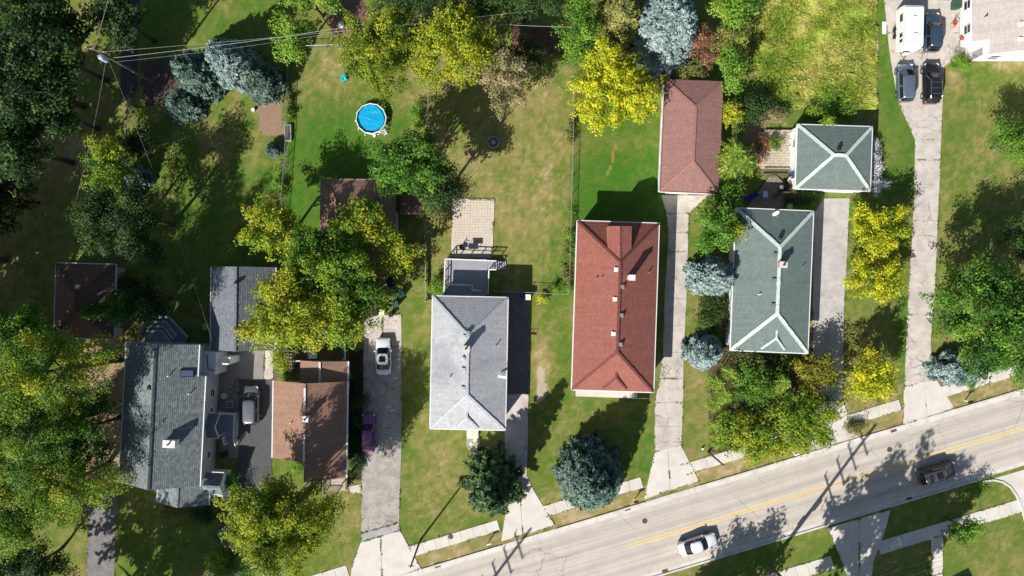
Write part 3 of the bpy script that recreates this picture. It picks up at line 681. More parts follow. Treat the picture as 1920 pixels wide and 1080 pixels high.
door(H4, 'S', 2.3, a - .4, b_ - .4, M('oak_door', (.25, .14, .07), .5), z0=.55); door(H4, 'N', 0, a - .4, b_ - .4, WHITE, z0=.35)
b = B(); p0 = g4(1079, 742, 0); p1 = g4(1180, 733, 0); b.box(p0.x, p1.x, p0.y, -b_ + .39, 0, .5); part('front_terrace', b, CONCL, H4)
for k in range(3): b = B(); x0 = p1.x + .01 + k * .33; b.box(x0, x0 + .32, p0.y + .05, -b_ + .38, 0, .42 - k * .14); part('step', b, STONE, H4)
b = B()
for q in ((p1.x + 1.1, 0), (p1.x + 2.1, 0)): b.cyl((q[0], p0.y + .1, 0), .03, 1.0, 6)
b.tube([(p1.x + .1, p0.y + .1, 1.35), (p1.x + 1.1, p0.y + .1, 1.0), (p1.x + 2.1, p0.y + .1, 1.0)], .03, 6); part('handrail', b, GALV, H4)

# ---- grey-green hip-roofed house
H5, R5, a, b_ = hip_house('house', 'house under a grey-green hip roof with pale ridge caps', ((1381, 391), (1525, 396.5), (1513.5, 662), (1369.5, 656)), 3.8, 2.1, TEAL_RF, SIDW, TEALCAP, capw=.42)
g5 = lambda u, v, h: loc(H5, u, v, h); O5 = lambda u, v: on(H5, a, b_, 3.8, 2.1, u, v, 5)
zp = 4.95; zl = 4.05
gablet(R5, H5, g5(1457, 603, zp), g5(1455.7, 634, zp), g5(1471, 656, zl), g5(1473, 629, zl), g5(1427, 654, zl), g5(1427, 628, zl), TEAL_RF, TEALCAP, 3.8, 0, 'small grey-green porch roof with pale caps')
chimney(R5, O5(1462.6, 497), .75, .6, .9, M('orange_brick', (.5, .27, .19), .8, .2, 4), 1)
for u, v in ((1455, 477), (1453, 525), (1451, 572)): vent(R5, O5(u, v), 'box', M('green_vent', C(100, 114, 110), .7) if u == 1455 else bpy.data.materials['green_vent'])
vent(R5, O5(1462, 446), 'turbine', BLACKM); vent(R5, O5(1423, 552), 'pipe', WHITE); vent(R5, O5(1505, 500), 'pipe', GALV)
x, y, z = O5(1449, 399); b = B(); b.tube([(x, y - .3, z - .1), (x, y, z + .7)], .03, 6)
b.tube([(x, y, z + .7), (x + .02, y - .06, z + .75), (x + .06, y - .16, z + .82)], [.1, .34, .46], 18, cap=False); b.tube([(x, y, z + .7), (x + .2, y - .55, z + .95)], .02, 5); part('satellite_dish', b, WHITE, R5)
for sd, xs in (('W', (-5.5, -2, 1.5, 5)), ('E', (-6, -2.5, 1, 5)), ('S', (-2.6, 2.4)), ('N', (-2.4,))):
    for q in xs: window(H5, sd, q, 2.3, 1.2, 1.2, a - .4, b_ - .4)
door(H5, 'S', .2, a - .4, b_ - .4, WHITE, z0=.5); door(H5, 'N', 1.6, a - .4, b_ - .4, WHITE, z0=.3)
b = B(); p = g5(1449, 662, 0); b.box(p.x - 1.6, p.x + 1.6, p.y - .2, -b_ + .38, 0, .45); part('front_steps', b, BRICKW, H5)

# ---- garages
G5, RG5, a, b_ = hip_house('garage', 'square garage under a grey-green hip roof with pale caps', ((1495.8, 235), (1635.5, 237.3), (1630.5, 358), (1491.8, 352.8)), 2.7, 1.6, TEAL_RF, SIDW, TEALCAP, cat='garage', capw=.4, over=.12, ry=.7)
x, y, z = on(G5, a, b_, 2.7, 1.6, 1572, 279, 4); vent(RG5, (x, y, z), 'turbine', BLACKM)
door(G5, 'S', 1.2, a - .12, b_ - .12, WHITE, 4.6, 2.1, name='garage_door'); window(G5, 'W', 1.8, 1.5, .9, .8, a - .12, b_ - .12); window(G5, 'N', 0, 1.5, .9, .8, a - .12, b_ - .12); door(G5, 'W', -2, a - .12, b_ - .12, M('blue_door', (.05, .09, .16), .5))
G4, RG4, a, b_ = hip_house('garage', 'long detached garage under a dusty pink-red hip roof', ((1249.4, 150.5), (1356, 154), (1344.5, 361), (1237.5, 357.5)), 2.9, 1.35, REDG_RF, SIDW, M('pink_cap', C(150, 108, 98), .85, .15, 3), cat='garage', over=.12, gut=M('brown_gutter', C(120, 84, 78), .6))
door(G4, 'S', -.9, a - .12, b_ - .12, WHITE, 2.6, 2.1, name='garage_door'); window(G4, 'W', 2, 1.6, 1, .8, a - .12, b_ - .12); window(G4, 'W', -2.5, 1.6, 1, .8, a - .12, b_ - .12); door(G4, 'E', -4, a - .12, b_ - .12, WHITE)
G2, RG2, a, b_ = hip_house('garage', 'brown hip-roofed garage below the round pool, half under trees', ((602, 336.5), (741, 338.5), (738, 452), (601.5, 449)), 2.8, 1.9, BROWN_RF, SIDW, M('brown_cap', C(128, 96, 82), .85, .15, 3), cat='garage', over=.3, ry=1.3, gut=M('tan_gutter', C(150, 132, 116), .6))
vent(RG2, on(G2, a, b_, 2.8, 1.9, 614, 372, 3), 'pipe', WHITE); door(G2, 'S', 0, a - .3, b_ - .3, WHITE, 4.6, 2.1, name='garage_door'); window(G2, 'E', 0, 1.5, .9, .8, a - .3, b_ - .3); window(G2, 'N', -1.5, 1.5, .9, .8, a - .3, b_ - .3)
G0, RG0, a, b_ = hip_house('garage', 'dark brown hip-roofed garage in deep shade at far left', ((105, 493), (216.5, 497), (213.5, 635), (102, 632)), 2.8, 1.8, DBROWN_RF, M('pale_blue_siding', (.55, .57, .6), .6), M('dbrown_cap', C(106, 80, 72), .85, .15, 3), cat='garage', over=.3)
x, y, z = on(G0, a, b_, 2.8, 1.8, 146, 538, 4); vent(RG0, (x, y, z), 'box', WHITE); window(G0, 'E', 2, 1.5, .9, .8, a - .3, b_ - .3); door(G0, 'S', 0, a - .3, b_ - .3, WHITE, 4.4, 2.1, name='garage_door')
# small brown shed between the fences
L, rz, a, b_ = frame_of((752, 366), (797, 368), (795, 403), (750, 401), 2.2); SH = thing('garden_shed', 'small brown-roofed shed under the dark tree beside the garage', 'shed', tuple(L), rz)
walls(SH, a, b_, 2.18, SIDT, .15); pl, sg = gable_planes(-a, a, -b_, b_, 2.2, .8); o = roof_part(SH, pl, DBROWN_RF); caps(o, sg, REDCAP, .2); door(SH, 'S', 0, a - .15, b_ - .15, WOODD, 1.2, 1.8)
b = B(); b.poly([(-a + .16, -b_ + .16, 2.1), (a - .16, -b_ + .16, 2.1), (0, -b_ + .16, 2.9)]); part('gable', b, SIDT, SH); b = B(); b.poly([(a - .16, b_ - .16, 2.1), (-a + .16, b_ - .16, 2.1), (0, b_ - .16, 2.9)]); part('gable', b, SIDT, SH)

def gable_fill(b, x0, x1, y, ze, rise, xr=None, m=0):
    xr = (x0 + x1) / 2 if xr is None else xr; b.poly([(x0, y, ze), (x1, y, ze), (xr, y, ze + rise)], m)
# ---- slate garage behind the two-storey house
L, rz, a, b_ = frame_of((397, 500.5), (516, 501), (514.5, 657), (394.4, 655), 2.7); GS = thing('garage', 'slate grey gabled garage behind the two-storey house', 'garage', tuple(L), rz)
walls(GS, a, b_, 2.68, SIDG, .3); pl, sg = gable_planes(-a, a, -b_, b_, 2.7, 2.3); RGS = roof_part(GS, pl, CHAR_RF); caps(RGS, sg, CHAR_RF, .3)
gutters(RGS, [(Vector((-a - .06, -b_, 2.7)), Vector((-a - .06, b_, 2.7))), (Vector((a + .06, -b_, 2.7)), Vector((a + .06, b_, 2.7)))])
for y in (-b_ + .31, b_ - .31): b = B(); gable_fill(b, -a + .3, a - .3, y, 2.6, 2.05); part('gable', b, SIDG, GS)
for u, v in ((447.5, 531), (447, 617)):
    p = loc(GS, u, v, 4.4); vent(RGS, (p.x, p.y, 5.0 - 2.3 * abs(p.x) / a), 'turbine', BLACKM)
door(GS, 'S', .3, a - .3, b_ - .3, WHITE, 4.8, 2.1, name='garage_door'); window(GS, 'W', 0, 1.5, .9, .9, a - .3, b_ - .3)

# ---- two-storey grey house
ZE, RI = 5.1, 2.5
L, rz, a, b_ = frame_of((237.8, 639.5), (388, 646), (373.5, 912), (224, 904), ZE); H1 = thing('house', 'two-storey grey-sided house with a long dark grey shingled gable roof', 'house', tuple(L), rz)
g1 = lambda u, v, h: loc(H1, u, v, h)
ys = g1(373, 705, ZE).y; xe = g1(374.5, 670, ZE).x
b = B(); b.box(-a + .35, a - .35, -b_ + .35, ys, .35, ZE - .02); b.box(-a + .35, xe - .3, ys, b_ - .35, .35, ZE - .02); part('wall', b, SIDG, H1)
b = B(); b.box(-a + .38, a - .38, -b_ + .38, ys - .03, -.05, .35); b.box(-a + .38, xe - .33, ys - .03, b_ - .38, -.05, .35); part('foundation', b, CONCG, H1)
zx = ZE + RI * (a - xe) / a
pl = [[Vector((a, -b_, ZE)), Vector((a, ys, ZE)), Vector((0, ys, ZE + RI)), Vector((0, -b_, ZE + RI))],
      [Vector((xe, ys, zx)), Vector((xe, b_, zx)), Vector((0, b_, ZE + RI)), Vector((0, ys, ZE + RI))],
      [Vector((-a, b_, ZE)), Vector((-a, -b_, ZE)), Vector((0, -b_, ZE + RI)), Vector((0, b_, ZE + RI))]]
R1 = roof_part(H1, pl, DGREY_RF, .22); caps(R1, [(Vector((0, -b_, ZE + RI)), Vector((0, b_, ZE + RI)))], M('dark_cap', C(58, 64, 68), .85, .2), .3)
gutters(R1, [(Vector((-a - .06, -b_, ZE)), Vector((-a - .06, b_, ZE))), (Vector((a + .06, -b_, ZE)), Vector((a + .06, ys, ZE))), (Vector((xe + .06, ys, zx)), Vector((xe + .06, b_, zx)))], TRIM, .16)
b = B(); gable_fill(b, -a + .35, a - .35, -b_ + .34, ZE - .05, RI * .93); part('gable', b, SIDG, H1); b = B(); b.poly([(-a + .35, b_ - .34, ZE - .05), (0, b_ - .34, ZE + RI - .2), (xe - .3, b_ - .34, zx - .05), (xe - .3, b_ - .34, ZE - .1)]); part('gable', b, SIDG, H1)
zr1 = lambda p: ZE + RI * (1 - abs(p.x) / a)
p = g1(318, 832, 7.3); chimney(R1, (p.x, p.y, zr1(p) - .1), 1.25, .7, 1.0, SIDW, 1, WHITE)
p = g1(347, 701, 6.6); b = B(); zz = zr1(p); b.obox((p.x, p.y, zz + .05), 1.5, .85, .22, 0, 0, 0, math.atan2(RI, a)); o = part('skylight', b, BLACKM, R1); b = B(); b.obox((p.x, p.y, zz + .16), 1.3, .68, .04, 0, 0, 0, math.atan2(RI, a)); part('pane', b, glass('skylight_glass', (.1, .13, .24)), R1)
for u, v in ((352, 740), (321, 704)): p = g1(u, v, 6.4); vent(R1, (p.x, p.y, zr1(p)), 'pipe', WHITE)
for u, v in ((283, 727),): p = g1(u, v, 7.0); vent(R1, (p.x, p.y, zr1(p)), 'box', BLACKM)
for sd, q, zc, wd, ht in (('E', -6.1, 4.2, .9, 1.2), ('E', 1.1, 4.2, .8, 1.1), ('E', -5.3, 2.1, .8, .9), ('E', .1, 2.0, .6, .9), ('E', 2.2, 2.0, .9, 1.1), ('W', -5, 4.2, 1.1, 1.3), ('W', 0, 4.2, 1.1, 1.3), ('W', 5, 4.2, 1.1, 1.3), ('W', -5, 1.7, 1.1, 1.3), ('W', 3, 1.7, 1.1, 1.3), ('S', -2.5, 4.3, 1.1, 1.3), ('S', 2.4, 4.3, 1.1, 1.3), ('N', -2.5, 4.2, 1.1, 1.3), ('N', 1.5, 4.2, 1.1, 1.3)):
    window(H1, sd, q, zc, wd, ht, a - .35, b_ - .35)
# single-storey wing at the garden corner, with a flat white parapet roof
p0 = g1(376, 704, 3.2); b = B(); x1 = a + 2.0
b.box(xe - .28, a + .5, ys + .03, b_ - 1.0, 0, 3.3); b.box(a + .5, x1, ys + 1.3, b_ - 1.6, 0, 2.9); part('garden_wing', b, SIDW, H1)
b = B()
for q in ((xe - .25, a + .55, b_ - 1.15, b_ - .98), (a + .38, a + .55, ys + .03, b_ - 1.15), (a + .55, x1 + .04, ys + 1.27, ys + 1.45)): b.box(q[0], q[1], q[2], q[3], 2.88 if q[0] > a else 3.28, 3.5)
b.box(x1 - .12, x1 + .05, ys + 1.3, b_ - 1.57, 2.9, 3.05); part('parapet', b, TRIM, H1)
b = B(); b.tube([(xe + .1, b_ - 1.3, 3.36), (xe + .3, ys + .6, 3.36), (a + .3, ys + .5, 3.36)], .05, 6); part('downpipe', b, BLACKM, H1)
# south lower wing
x0, x1 = g1(295.5, 930, 3.0).x, g1(391.5, 930, 3.0).x; y0 = g1(392, 947, 3.0).y; y1 = -b_ + .4; ez = 3.0
b = B(); b.box(x0 + .3, x1 - .3, y0 + .25, -b_ + .36, 0, ez); gable_fill(b, x0 + .3, x1 - .3, y0 + .24, ez - .05, 1.35); part('street_wing', b, SIDG, H1)
pl, sg = gable_planes(x0, x1, y0, y1, ez, 1.5); o = roof_part(H1, pl, DGREY_RF, .22, 'wing_roof'); caps(o, sg, DGREY_RF, .28); gutters(o, [(Vector((x0 - .06, y0, ez)), Vector((x0 - .06, y1 - .5, ez))), (Vector((x1 + .06, y0, ez)), Vector((x1 + .06, y1 - .5, ez)))])
for q in (-1.6, 1.2): window(H1, 'S', (x0 + x1) / 2 + q, 1.8, 1.1, 1.3, a, -y0 - .25)
# entrance vestibule with its own small gable facing the drive
q0, q1 = g1(404, 893, 2.9), g1(404, 925, 2.9); xo = g1(416, 905, 2.6).x + .2; yc = (q0.y + q1.y) / 2; hw = 1.35
b = B(); b.box(a - .36, xo - .15, yc - hw + .2, yc + hw - .2, .05, 2.6); b.poly([(xo - .14, yc - hw + .2, 2.55), (xo - .14, yc + hw - .2, 2.55), (xo - .14, yc, 3.5)]); part('vestibule', b, SIDW, H1)
E0, E1 = Vector((a - .3, yc, 3.7)), Vector((xo, yc, 3.7))
o = roof_part(H1, [[Vector((a - .3, yc - hw, 2.6)), Vector((xo, yc - hw, 2.6)), E1, E0], [Vector((xo, yc + hw, 2.6)), Vector((a - .3, yc + hw, 2.6)), E0, E1]], DGREY_RF, .22, 'vestibule_roof'); caps(o, [(E0, E1)], DGREY_RF, .24)
gutters(o, [(Vector((a - .2, yc - hw - .06, 2.6)), Vector((xo, yc - hw - .06, 2.6))), (Vector((a - .2, yc + hw + .06, 2.6)), Vector((xo, yc + hw + .06, 2.6)))])
window(H1, 'E', yc, 1.7, .5, .7, xo - .15, b_)
for k in range(4): b = B(); b.box(x1 + .1 + .1 * k, x1 + 1.5 + .1 * k, yc - hw - .35 - .32 * (k + 1) + .3, yc - hw - .35 - .32 * k + .3, 0, .7 - .17 * k); part('front_step', b, WHITE, H1)
door(H1, 'S', xo - .8, a, -(yc - hw + .2), WHITE, z0=.65)
# side door hood over the side porch
q0 = g1(395, 780, 3.2); yc = g1(400, 799, 3.0).y; hw = 1.45; xo = a + 1.0
E0, E1 = Vector((a - .36, yc, 3.6)), Vector((xo + .25, yc, 3.6))
o = roof_part(H1, [[Vector((a - .36, yc - hw, 2.8)), Vector((xo, yc - hw, 2.8)), E1 - Vector((.45, 0, 0)), E0], [Vector((xo, yc + hw, 2.8)), Vector((a - .36, yc + hw, 2.8)), E0, E1 - Vector((.45, 0, 0))]], CHAR_RF, .22, 'hood_roof')
gutters(o, [(Vector((xo, yc - hw, 2.8)), Vector((xo - .2, yc, 3.6))), (Vector((xo - .2, yc, 3.6)), Vector((xo, yc + hw, 2.8))), (Vector((a - .3, yc - hw - .05, 2.8)), Vector((xo, yc - hw - .05, 2.8)))], TRIM, .1)
b = B(); b.tube([(xo - .1, yc - hw + .15, .6), (xo - .1, yc - hw + .15, 2.75)], .05, 6); b.tube([(xo - .1, yc + hw - .15, .6), (xo - .1, yc + hw - .15, 2.75)], .05, 6); part('hood_post', b, TRIM, H1)
# side porch deck
p0 = g1(412, 772, .6); p1 = g1(443, 828, .6); b = B()
PD = thing('side_porch', 'blue-grey side porch with white railings beside the asphalt drive', 'porch', tuple(P(428, 800, 0)), rz); L2, _ = FR[PD.name]
T2 = lambda x, y: Matrix.Rotation(-rz, 4, 'Z') @ (Matrix.Rotation(rz, 4, 'Z') @ Vector((x, y, 0)) + L - L2)
q0, q1 = T2(a - .3, p0.y), T2(p1.x, p1.y + .6); DKM = M('blue_grey_deck', (.2, .23, .28), .6, .1)
nb = 12
for k in range(nb): b = B(); x0_ = q0.x + (q1.x - q0.x) * k / nb; b.box(x0_ + .005, x0_ + (q1.x - q0.x) / nb - .005, q1.y, q0.y, .52, .58); part('plank', b, DKM, PD)
b = B(); b.box(q0.x + .05, q1.x - .05, q1.y + .05, q0.y - .05, 0, .51); part('skirt', b, TRIM, PD)
def railing(T, pts, h=.95, mat=TRIM, step=.14, z=.58, name='railing', wd=.08, bal=.035):
    b = B(); pts = [Vector((p[0], p[1], p[2] if len(p) > 2 else z)) for p in pts]
    for i in range(len(pts) - 1):
        p, q = pts[i], pts[i + 1]; up = Vector((0, 0, h))
        b.beam(p + up, q + up, wd, .06); b.beam(p + Vector((0, 0, .12)), q + Vector((0, 0, .12)), .05, .05); k = int((q - p).length / step)
        for j in range(1, k): s = p.lerp(q, j / k); b.box(s.x - bal / 2, s.x + bal / 2, s.y - bal / 2, s.y + bal / 2, s.z + .12, s.z + h - .02)
    for p in pts: b.box(p.x - .05, p.x + .05, p.y - .05, p.y + .05, p.z - .3, p.z + h + .04)
    return part(name, b, mat, T)
railing(PD, [(q0.x + .5, q0.y - .06), (q1.x - .06, q0.y - .06), (q1.x - .06, q1.y)])
railing(PD, [(q1.x - .06, q1.y, .58), (q1.x + .05, q1.y - 1.0, .1)]); railing(PD, [(q1.x - 1.4, q1.y, .58), (q1.x - 1.3, q1.y - 1.0, .1)])
for k in range(3): b = B(); b.box(q1.x - 1.35, q1.x - .1, q1.y - .33 * (k + 1), q1.y - .33 * k - .01, 0, .43 - .15 * k); part('step', b, DKM, PD)
door(H1, 'E', yc, a - .35, b_, WHITE, z0=.58)
# tiered timber steps behind the two-storey house
TD = thing('tiered_deck', 'blue-grey tiered deck with wide angled steps behind the two-storey house', 'deck', tuple(P(310, 625, 0)), 0)
tiers = [([(276, 594), (316, 594), (352, 632), (346, 652), (274, 652)], .35), ([(273, 604), (311, 604), (331, 630), (322, 652), (270, 652)], .6), ([(273, 613), (307, 612), (325, 637), (318, 652), (270, 652)], .85), ([(275, 621), (303, 620), (318, 640), (312, 652), (272, 652)], 1.1)]
RLG = M('pale_nosing', (.5, .52, .55), .7, .12, 2); DKL = M('deck_sunlit_tone', (.3, .33, .37), .7, .14, 2)  # sunlit tone and pale edges put into colour; shade hides the steps
for i, (q, z) in enumerate(tiers):
    b = B(); b.slab([tuple(P(u, v, z)[:2]) for u, v in q], 0, z); part('platform' if i == 3 else 'step', b, DKL if i % 2 else DKM, TD, world=True)
    for k in range(2 if i < 3 else 3):
        b = B(); b.beam(P(*q[k], z + .02), P(*q[k + 1], z + .02), .3, .05); part('nosing', b, RLG, TD, world=True)
b = B()
q = [P(264, 640, 1.0), P(266, 606, 1.0)]; L2 = FR[TD.name][0]
railing(TD, [tuple(P(268, 650, .35) - L2), tuple(P(267, 622, .35) - L2), tuple(P(276, 603, .35) - L2)], 1.0, M('grey_white_rail', (.55, .57, .6), .6), .13)
for nm, u, v, sx, sy, h, mt in (('air_conditioner', 436, 740, .85, .85, .75, GALV),):
    T = thing('air_conditioner', 'square outdoor air conditioner beside the grey house wall', 'air conditioner', tuple(P(435, 757, 0)), rz); b = B(); b.box(-.42, .42, -.42, .42, 0, .75); part('cabinet', b, GALV, T, bevel=.03); b = B(); b.cyl((0, 0, .755), .33, .02, 20); part('fan_grille', b, BLACKM, T); b = B()
    for k in range(5): t_ = k * math.pi / 5; b.beam((-.33 * math.cos(t_), -.33 * math.sin(t_), .79), (.33 * math.cos(t_), .33 * math.sin(t_), .79), .03, .02)
    part('guard', b, GALV, T)

# ---- brown-roofed house
ZE, RI = 3.0, 2.2
L, rz, a, b_ = frame_of((512.5, 713), (650.7, 716), (648.5, 896), (511, 894), ZE); H2 = thing('house', 'brown shingled gable house with a stepped street front', 'house', tuple(L), rz)
g2 = lambda u, v, h: loc(H2, u, v, h); yl = g2(512, 858.5, ZE).y
b = B(); b.box(-a + .35, 0, yl + .3, b_ - .35, .3, ZE); b.box(0, a - .35, -b_ + 1.6, b_ - .35, .3, ZE); part('wall', b, SIDW, H2)
b = B(); b.box(-a + .38, -.03, yl + .33, b_ - .38, -.05, .3); b.box(-.03, a - .38, -b_ + 1.63, b_ - .38, -.05, .3); part('foundation', b, CONCG, H2)
zt = ZE + RI; pl = [[Vector((a, -b_, ZE)), Vector((a, b_, ZE)), Vector((0, b_, zt)), Vector((0, -b_, zt))], [Vector((-a, b_, ZE)), Vector((-a, yl, ZE)), Vector((0, yl, zt)), Vector((0, b_, zt))]]
R2_ = roof_part(H2, pl, BROWN_RF); wv = M('white_ridge_vent', (.62, .62, .66), .6)
for v0, v1 in ((727, 768), (812, 866)): p, q = g2(568, v0, zt), g2(567, v1, zt); b = B(); b.beam(Vector((0, p.y, zt + .05)), Vector((0, q.y, zt + .05)), .22, .1); part('ridge_vent', b, wv, R2_)
caps(R2_, [(Vector((0, yl, zt)), Vector((0, b_, zt)))], BROWN_RF, .26, .03)
gutters(R2_, [(Vector((a + .08, -b_, ZE)), Vector((a + .08, b_, ZE))), (Vector((-a - .05, yl, ZE)), Vector((-a - .05, b_, ZE)))], TRIM, .18)
b = B(); gable_fill(b, -a + .35, a - .35, b_ - .34, ZE - .05, RI * .93); part('gable', b, SIDW, H2); b = B(); b.poly([(-a + .35, yl + .31, ZE - .05), (0, yl + .31, ZE - .05), (0, yl + .31, zt - .1)]); b.poly([(0, -b_ + 1.61, ZE - .05), (a - .35, -b_ + 1.61, ZE - .05), (0, -b_ + 1.61, zt - .15)]); b.poly([(0, -b_ + 1.6, ZE), (0, yl + .3, ZE), (0, yl + .3, zt - .1), (0, -b_ + 1.6, zt - .1)]); part('gable', b, SIDW, H2)
zr2 = lambda p: zt - RI * abs(p.x) / a
p = g2(577, 783, 5.1); chimney(R2_, (p.x, p.y, zr2(p)), .55, .55, 1.0, M('grey_chimney', (.42, .38, .36), .8, .2), 1, WHITE)
p = g2(546, 793, 4.3); vent(R2_, (p.x, p.y, zr2(p)), 'pipe', WHITE); p = g2(599, 871, 4.6); vent(R2_, (p.x, p.y, zr2(p)), 'pipe', WHITE)
b = B(); p, q = g2(599.5, 873, 4.55), g2(599, 899, 4.4); b.beam(Vector((p.x, p.y, zr2(p) + .03)), Vector((p.x, -b_, zr2(p) + .03)), .12, .06); part('porch_ridge', b, M('tan_ridge', C(170, 130, 108), .8), R2_)
for sd, xs in (('W', (-2, 1.5, 4)), ('E', (-4, -1, 2, 4.5)), ('S', (2.5,))):
    for q in xs: window(H2, sd, q, 1.8, 1.1, 1.2, a - .35, b_ - (1.6 if sd == 'S' else .35))
window(H2, 'S', -2, 1.8, 1.3, 1.2, a, -yl - .3)
# garden wing
x0, x1 = g2(562.5, 690, 2.6).x, g2(651, 690, 2.6).x; y1 = g2(600, 677, 2.7).y
b = B(); b.box(x0 + .25, x1 - .3, b_ - .34, y1 - .25, 0, 2.5); gable_fill(b, x0 + .25, x1 - .3, y1 - .24, 2.45, .9); part('garden_wing', b, SIDW, H2)
pl, sg = gable_planes(x0, x1, b_ - .3, y1, 2.5, 1.05, (x0 + x1) / 2 - .2); o = roof_part(H2, pl, BROWN_RF, .2, 'wing_roof'); b = B(); b.beam(sg[0][0] + Vector((0, .2, .06)), sg[0][1] + Vector((0, 0, .06)), .22, .1); part('ridge_vent', b, wv, o); gutters(o, [(Vector((x1 + .08, b_, 2.5)), Vector((x1 + .08, y1, 2.5)))], TRIM, .18)
door(H2, 'S', 1.4, a, b_ - 1.6, M('green_door', (.06, .12, .09), .5), z0=.45)
# wooden front porch
PW = thing('front_porch', 'weathered wooden front porch with railings and steps below the brown roof', 'porch', tuple(P(620, 905, 0)), 0); L2 = FR[PW.name][0]
pw = lambda u, v, h=.45: tuple(P(u, v, h) - L2)
for k in range(10):
    v0 = 890 + k * 3.0
    if v0 < 904: q = [(578, v0), (651, v0), (651, v0 + 2.7), (578, v0 + 2.7)]
    else: q = [(609, v0), (651, v0), (651, v0 + 2.7), (609, v0 + 2.7)]
    b = B(); b.slab([tuple(P(u, v, .45)[:2]) for u, v in q], .37, .45); part('plank', b, WOODL, PW, world=True)
railing(PW, [pw(578, 893), pw(578, 905), pw(609, 905), pw(609, 924), pw(632, 924)], .9, WOOD, .13); railing(PW, [pw(651, 893), pw(651, 914)], .9, WOOD, .13)
for u, v in ((580, 903), (609, 903), (650, 897)): b = B(); p = Vector(pw(u, v)); b.box(p.x - .06, p.x + .06, p.y - .06, p.y + .06, 0, 2.9); part('post', b, WOOD, PW)
for k in range(3): b = B(); q = [(630 + k * 5, 918 - k * 3), (652 + k * 3, 910 - k * 2), (655 + k * 3, 914 - k * 2), (633 + k * 5, 923 - k * 3)]; b.slab([tuple(P(u, v, .3)[:2]) for u, v in q], .05, .36 - k * .12); part('step', b, WOODL, PW, world=True)

# ---- pale house at the top right
ZE, RI = 3.0, 2.6
L, rz, a, b_ = frame_of((1826, -70), (1998, -70), (1992, 106), (1818, 104), ZE); H6 = thing('house', 'white-sided house with a taupe gable roof at the top right', 'house', tuple(L), 0)
g6 = lambda u, v, h: loc(H6, u, v, h); yn = g6(1830, 78, ZE).y; xn = g6(1848, 90, ZE).x
zn = ZE + RI * (xn + a) / a
pl = [[Vector((-a, b_, ZE)), Vector((-a, yn, ZE)), Vector((xn, yn, zn)), Vector((xn, -b_, zn)), Vector((0, -b_, ZE + RI)), Vector((0, b_, ZE + RI))], [Vector((a, -b_, ZE)), Vector((a, b_, ZE)), Vector((0, b_, ZE + RI)), Vector((0, -b_, ZE + RI))]]
pl = [[pl[0][0], pl[0][1], Vector((xn, yn, zn)), Vector((xn, b_, zn))], [Vector((xn, b_, zn)), Vector((xn, -b_, zn)), pl[0][4], pl[0][5]], pl[1]]
R6 = roof_part(H6, pl, TAN_RF, .2); caps(R6, [(Vector((0, -b_, ZE + RI)), Vector((0, b_, ZE + RI)))], M('dark_ridge', C(118, 110, 106), .85, .15), .32)
gutters(R6, [(Vector((-a - .05, yn, ZE)), Vector((-a - .05, b_, ZE)))])
b = B(); b.box(-a + .4, xn + .1, yn + .3, b_ - .3, .2, ZE); b.box(xn + .1, a - .4, -b_ + .3, b_ - .3, .2, ZE); gable_fill(b, xn + .1, a - .4, -b_ + .29, ZE - .02, RI - .4, 0); b.poly([(xn + .1, -b_ + .3, ZE), (xn + .1, yn + .3, ZE), (xn + .1, yn + .3, zn), (xn + .1, -b_ + .3, zn)]); part('wall', b, SIDW, H6)
b = B(); b.box(-a + .43, xn + .13, yn + .33, b_ - .33, -.05, .2); b.box(xn + .13, a - .43, -b_ + .33, b_ - .33, -.05, .2); part('foundation', b, CONCG, H6)
for u, v in ((1916, 44), (1915, 73)): p = g6(u, v, 5.2); vent(R6, (p.x, p.y, ZE + RI * (1 - abs(p.x) / a)), 'box', WHITE)
p = g6(1857, 25, 4.5); vent(R6, (p.x, p.y, ZE + RI * (1 - abs(p.x) / a)), 'pipe', BLACKM)
for y in (yn + 2.0, yn + 5): window(H6, 'W', y, 1.6, 1.0, 1.2, a - .4, b_)
for x in (-2, 2.5): window(H6, 'S', x, 1.7, 1.2, 1.2, a, b_ - .3)
door(H6, 'W', yn - .9, -xn - .1, b_, M('grey_door', (.3, .3, .32), .5), z0=.3)
ST6 = thing('side_steps', 'white concrete side steps with a rail at the top right house', 'steps', tuple(P(1838, 95, 0)), 0)
for k in range(3): b = B(); b.box(-2.0 + k * .35, 1.6, -1.1, .9, .16 * k, .16 * (k + 1)); part('step', b, CONCL, ST6)
b = B(); b.tube([(-1.9, -1.0, 0), (-1.9, -1.0, .95), (-.2, -1.0, 1.4), (-.2, -1.0, .4)], .025, 6); part('handrail', b, BLACKM, ST6)

# ---- raised deck behind the pale grey house
DK = thing('raised_deck', 'grey boarded raised deck with white-topped railings behind the pale house', 'deck', tuple(P(882, 520, 0)), 0); L2 = FR[DK.name][0]; zd = .75
DKB = M('grey_composite', (.33, .33, .36), .7, .1, 2)
dk = lambda u, v, h=zd: tuple(P(u, v, h) - L2)
for k in range(26):
    u0 = 836 + k * 3.0; b = B(); w_ = 3.0; u1 = u0 + w_ - .25
    dx = 1.5
    b.slab([tuple(P(u, v, zd)[:2]) for u, v in ((u0, 486), (u1, 486.3), (u1 - dx, 560), (u0 - dx, 560))], zd - .05, zd); part('plank', b, DKB, DK, world=True)
for k in range(6):
    u0 = 914 + k * 3.0; b = B(); b.slab([tuple(P(u, v, zd)[:2]) for u, v in ((u0, 489), (u0 + 2.75, 489), (u0 + 2.75, 505), (u0, 505))], zd - .05, zd); part('plank', b, DKB, DK, world=True)
b = B(); b.slab([tuple(P(u, v, zd)[:2]) for u, v in ((837, 488), (914, 488), (912, 556), (835, 556))], .05, zd - .06); part('skirt', b, WOODD, DK, world=True)
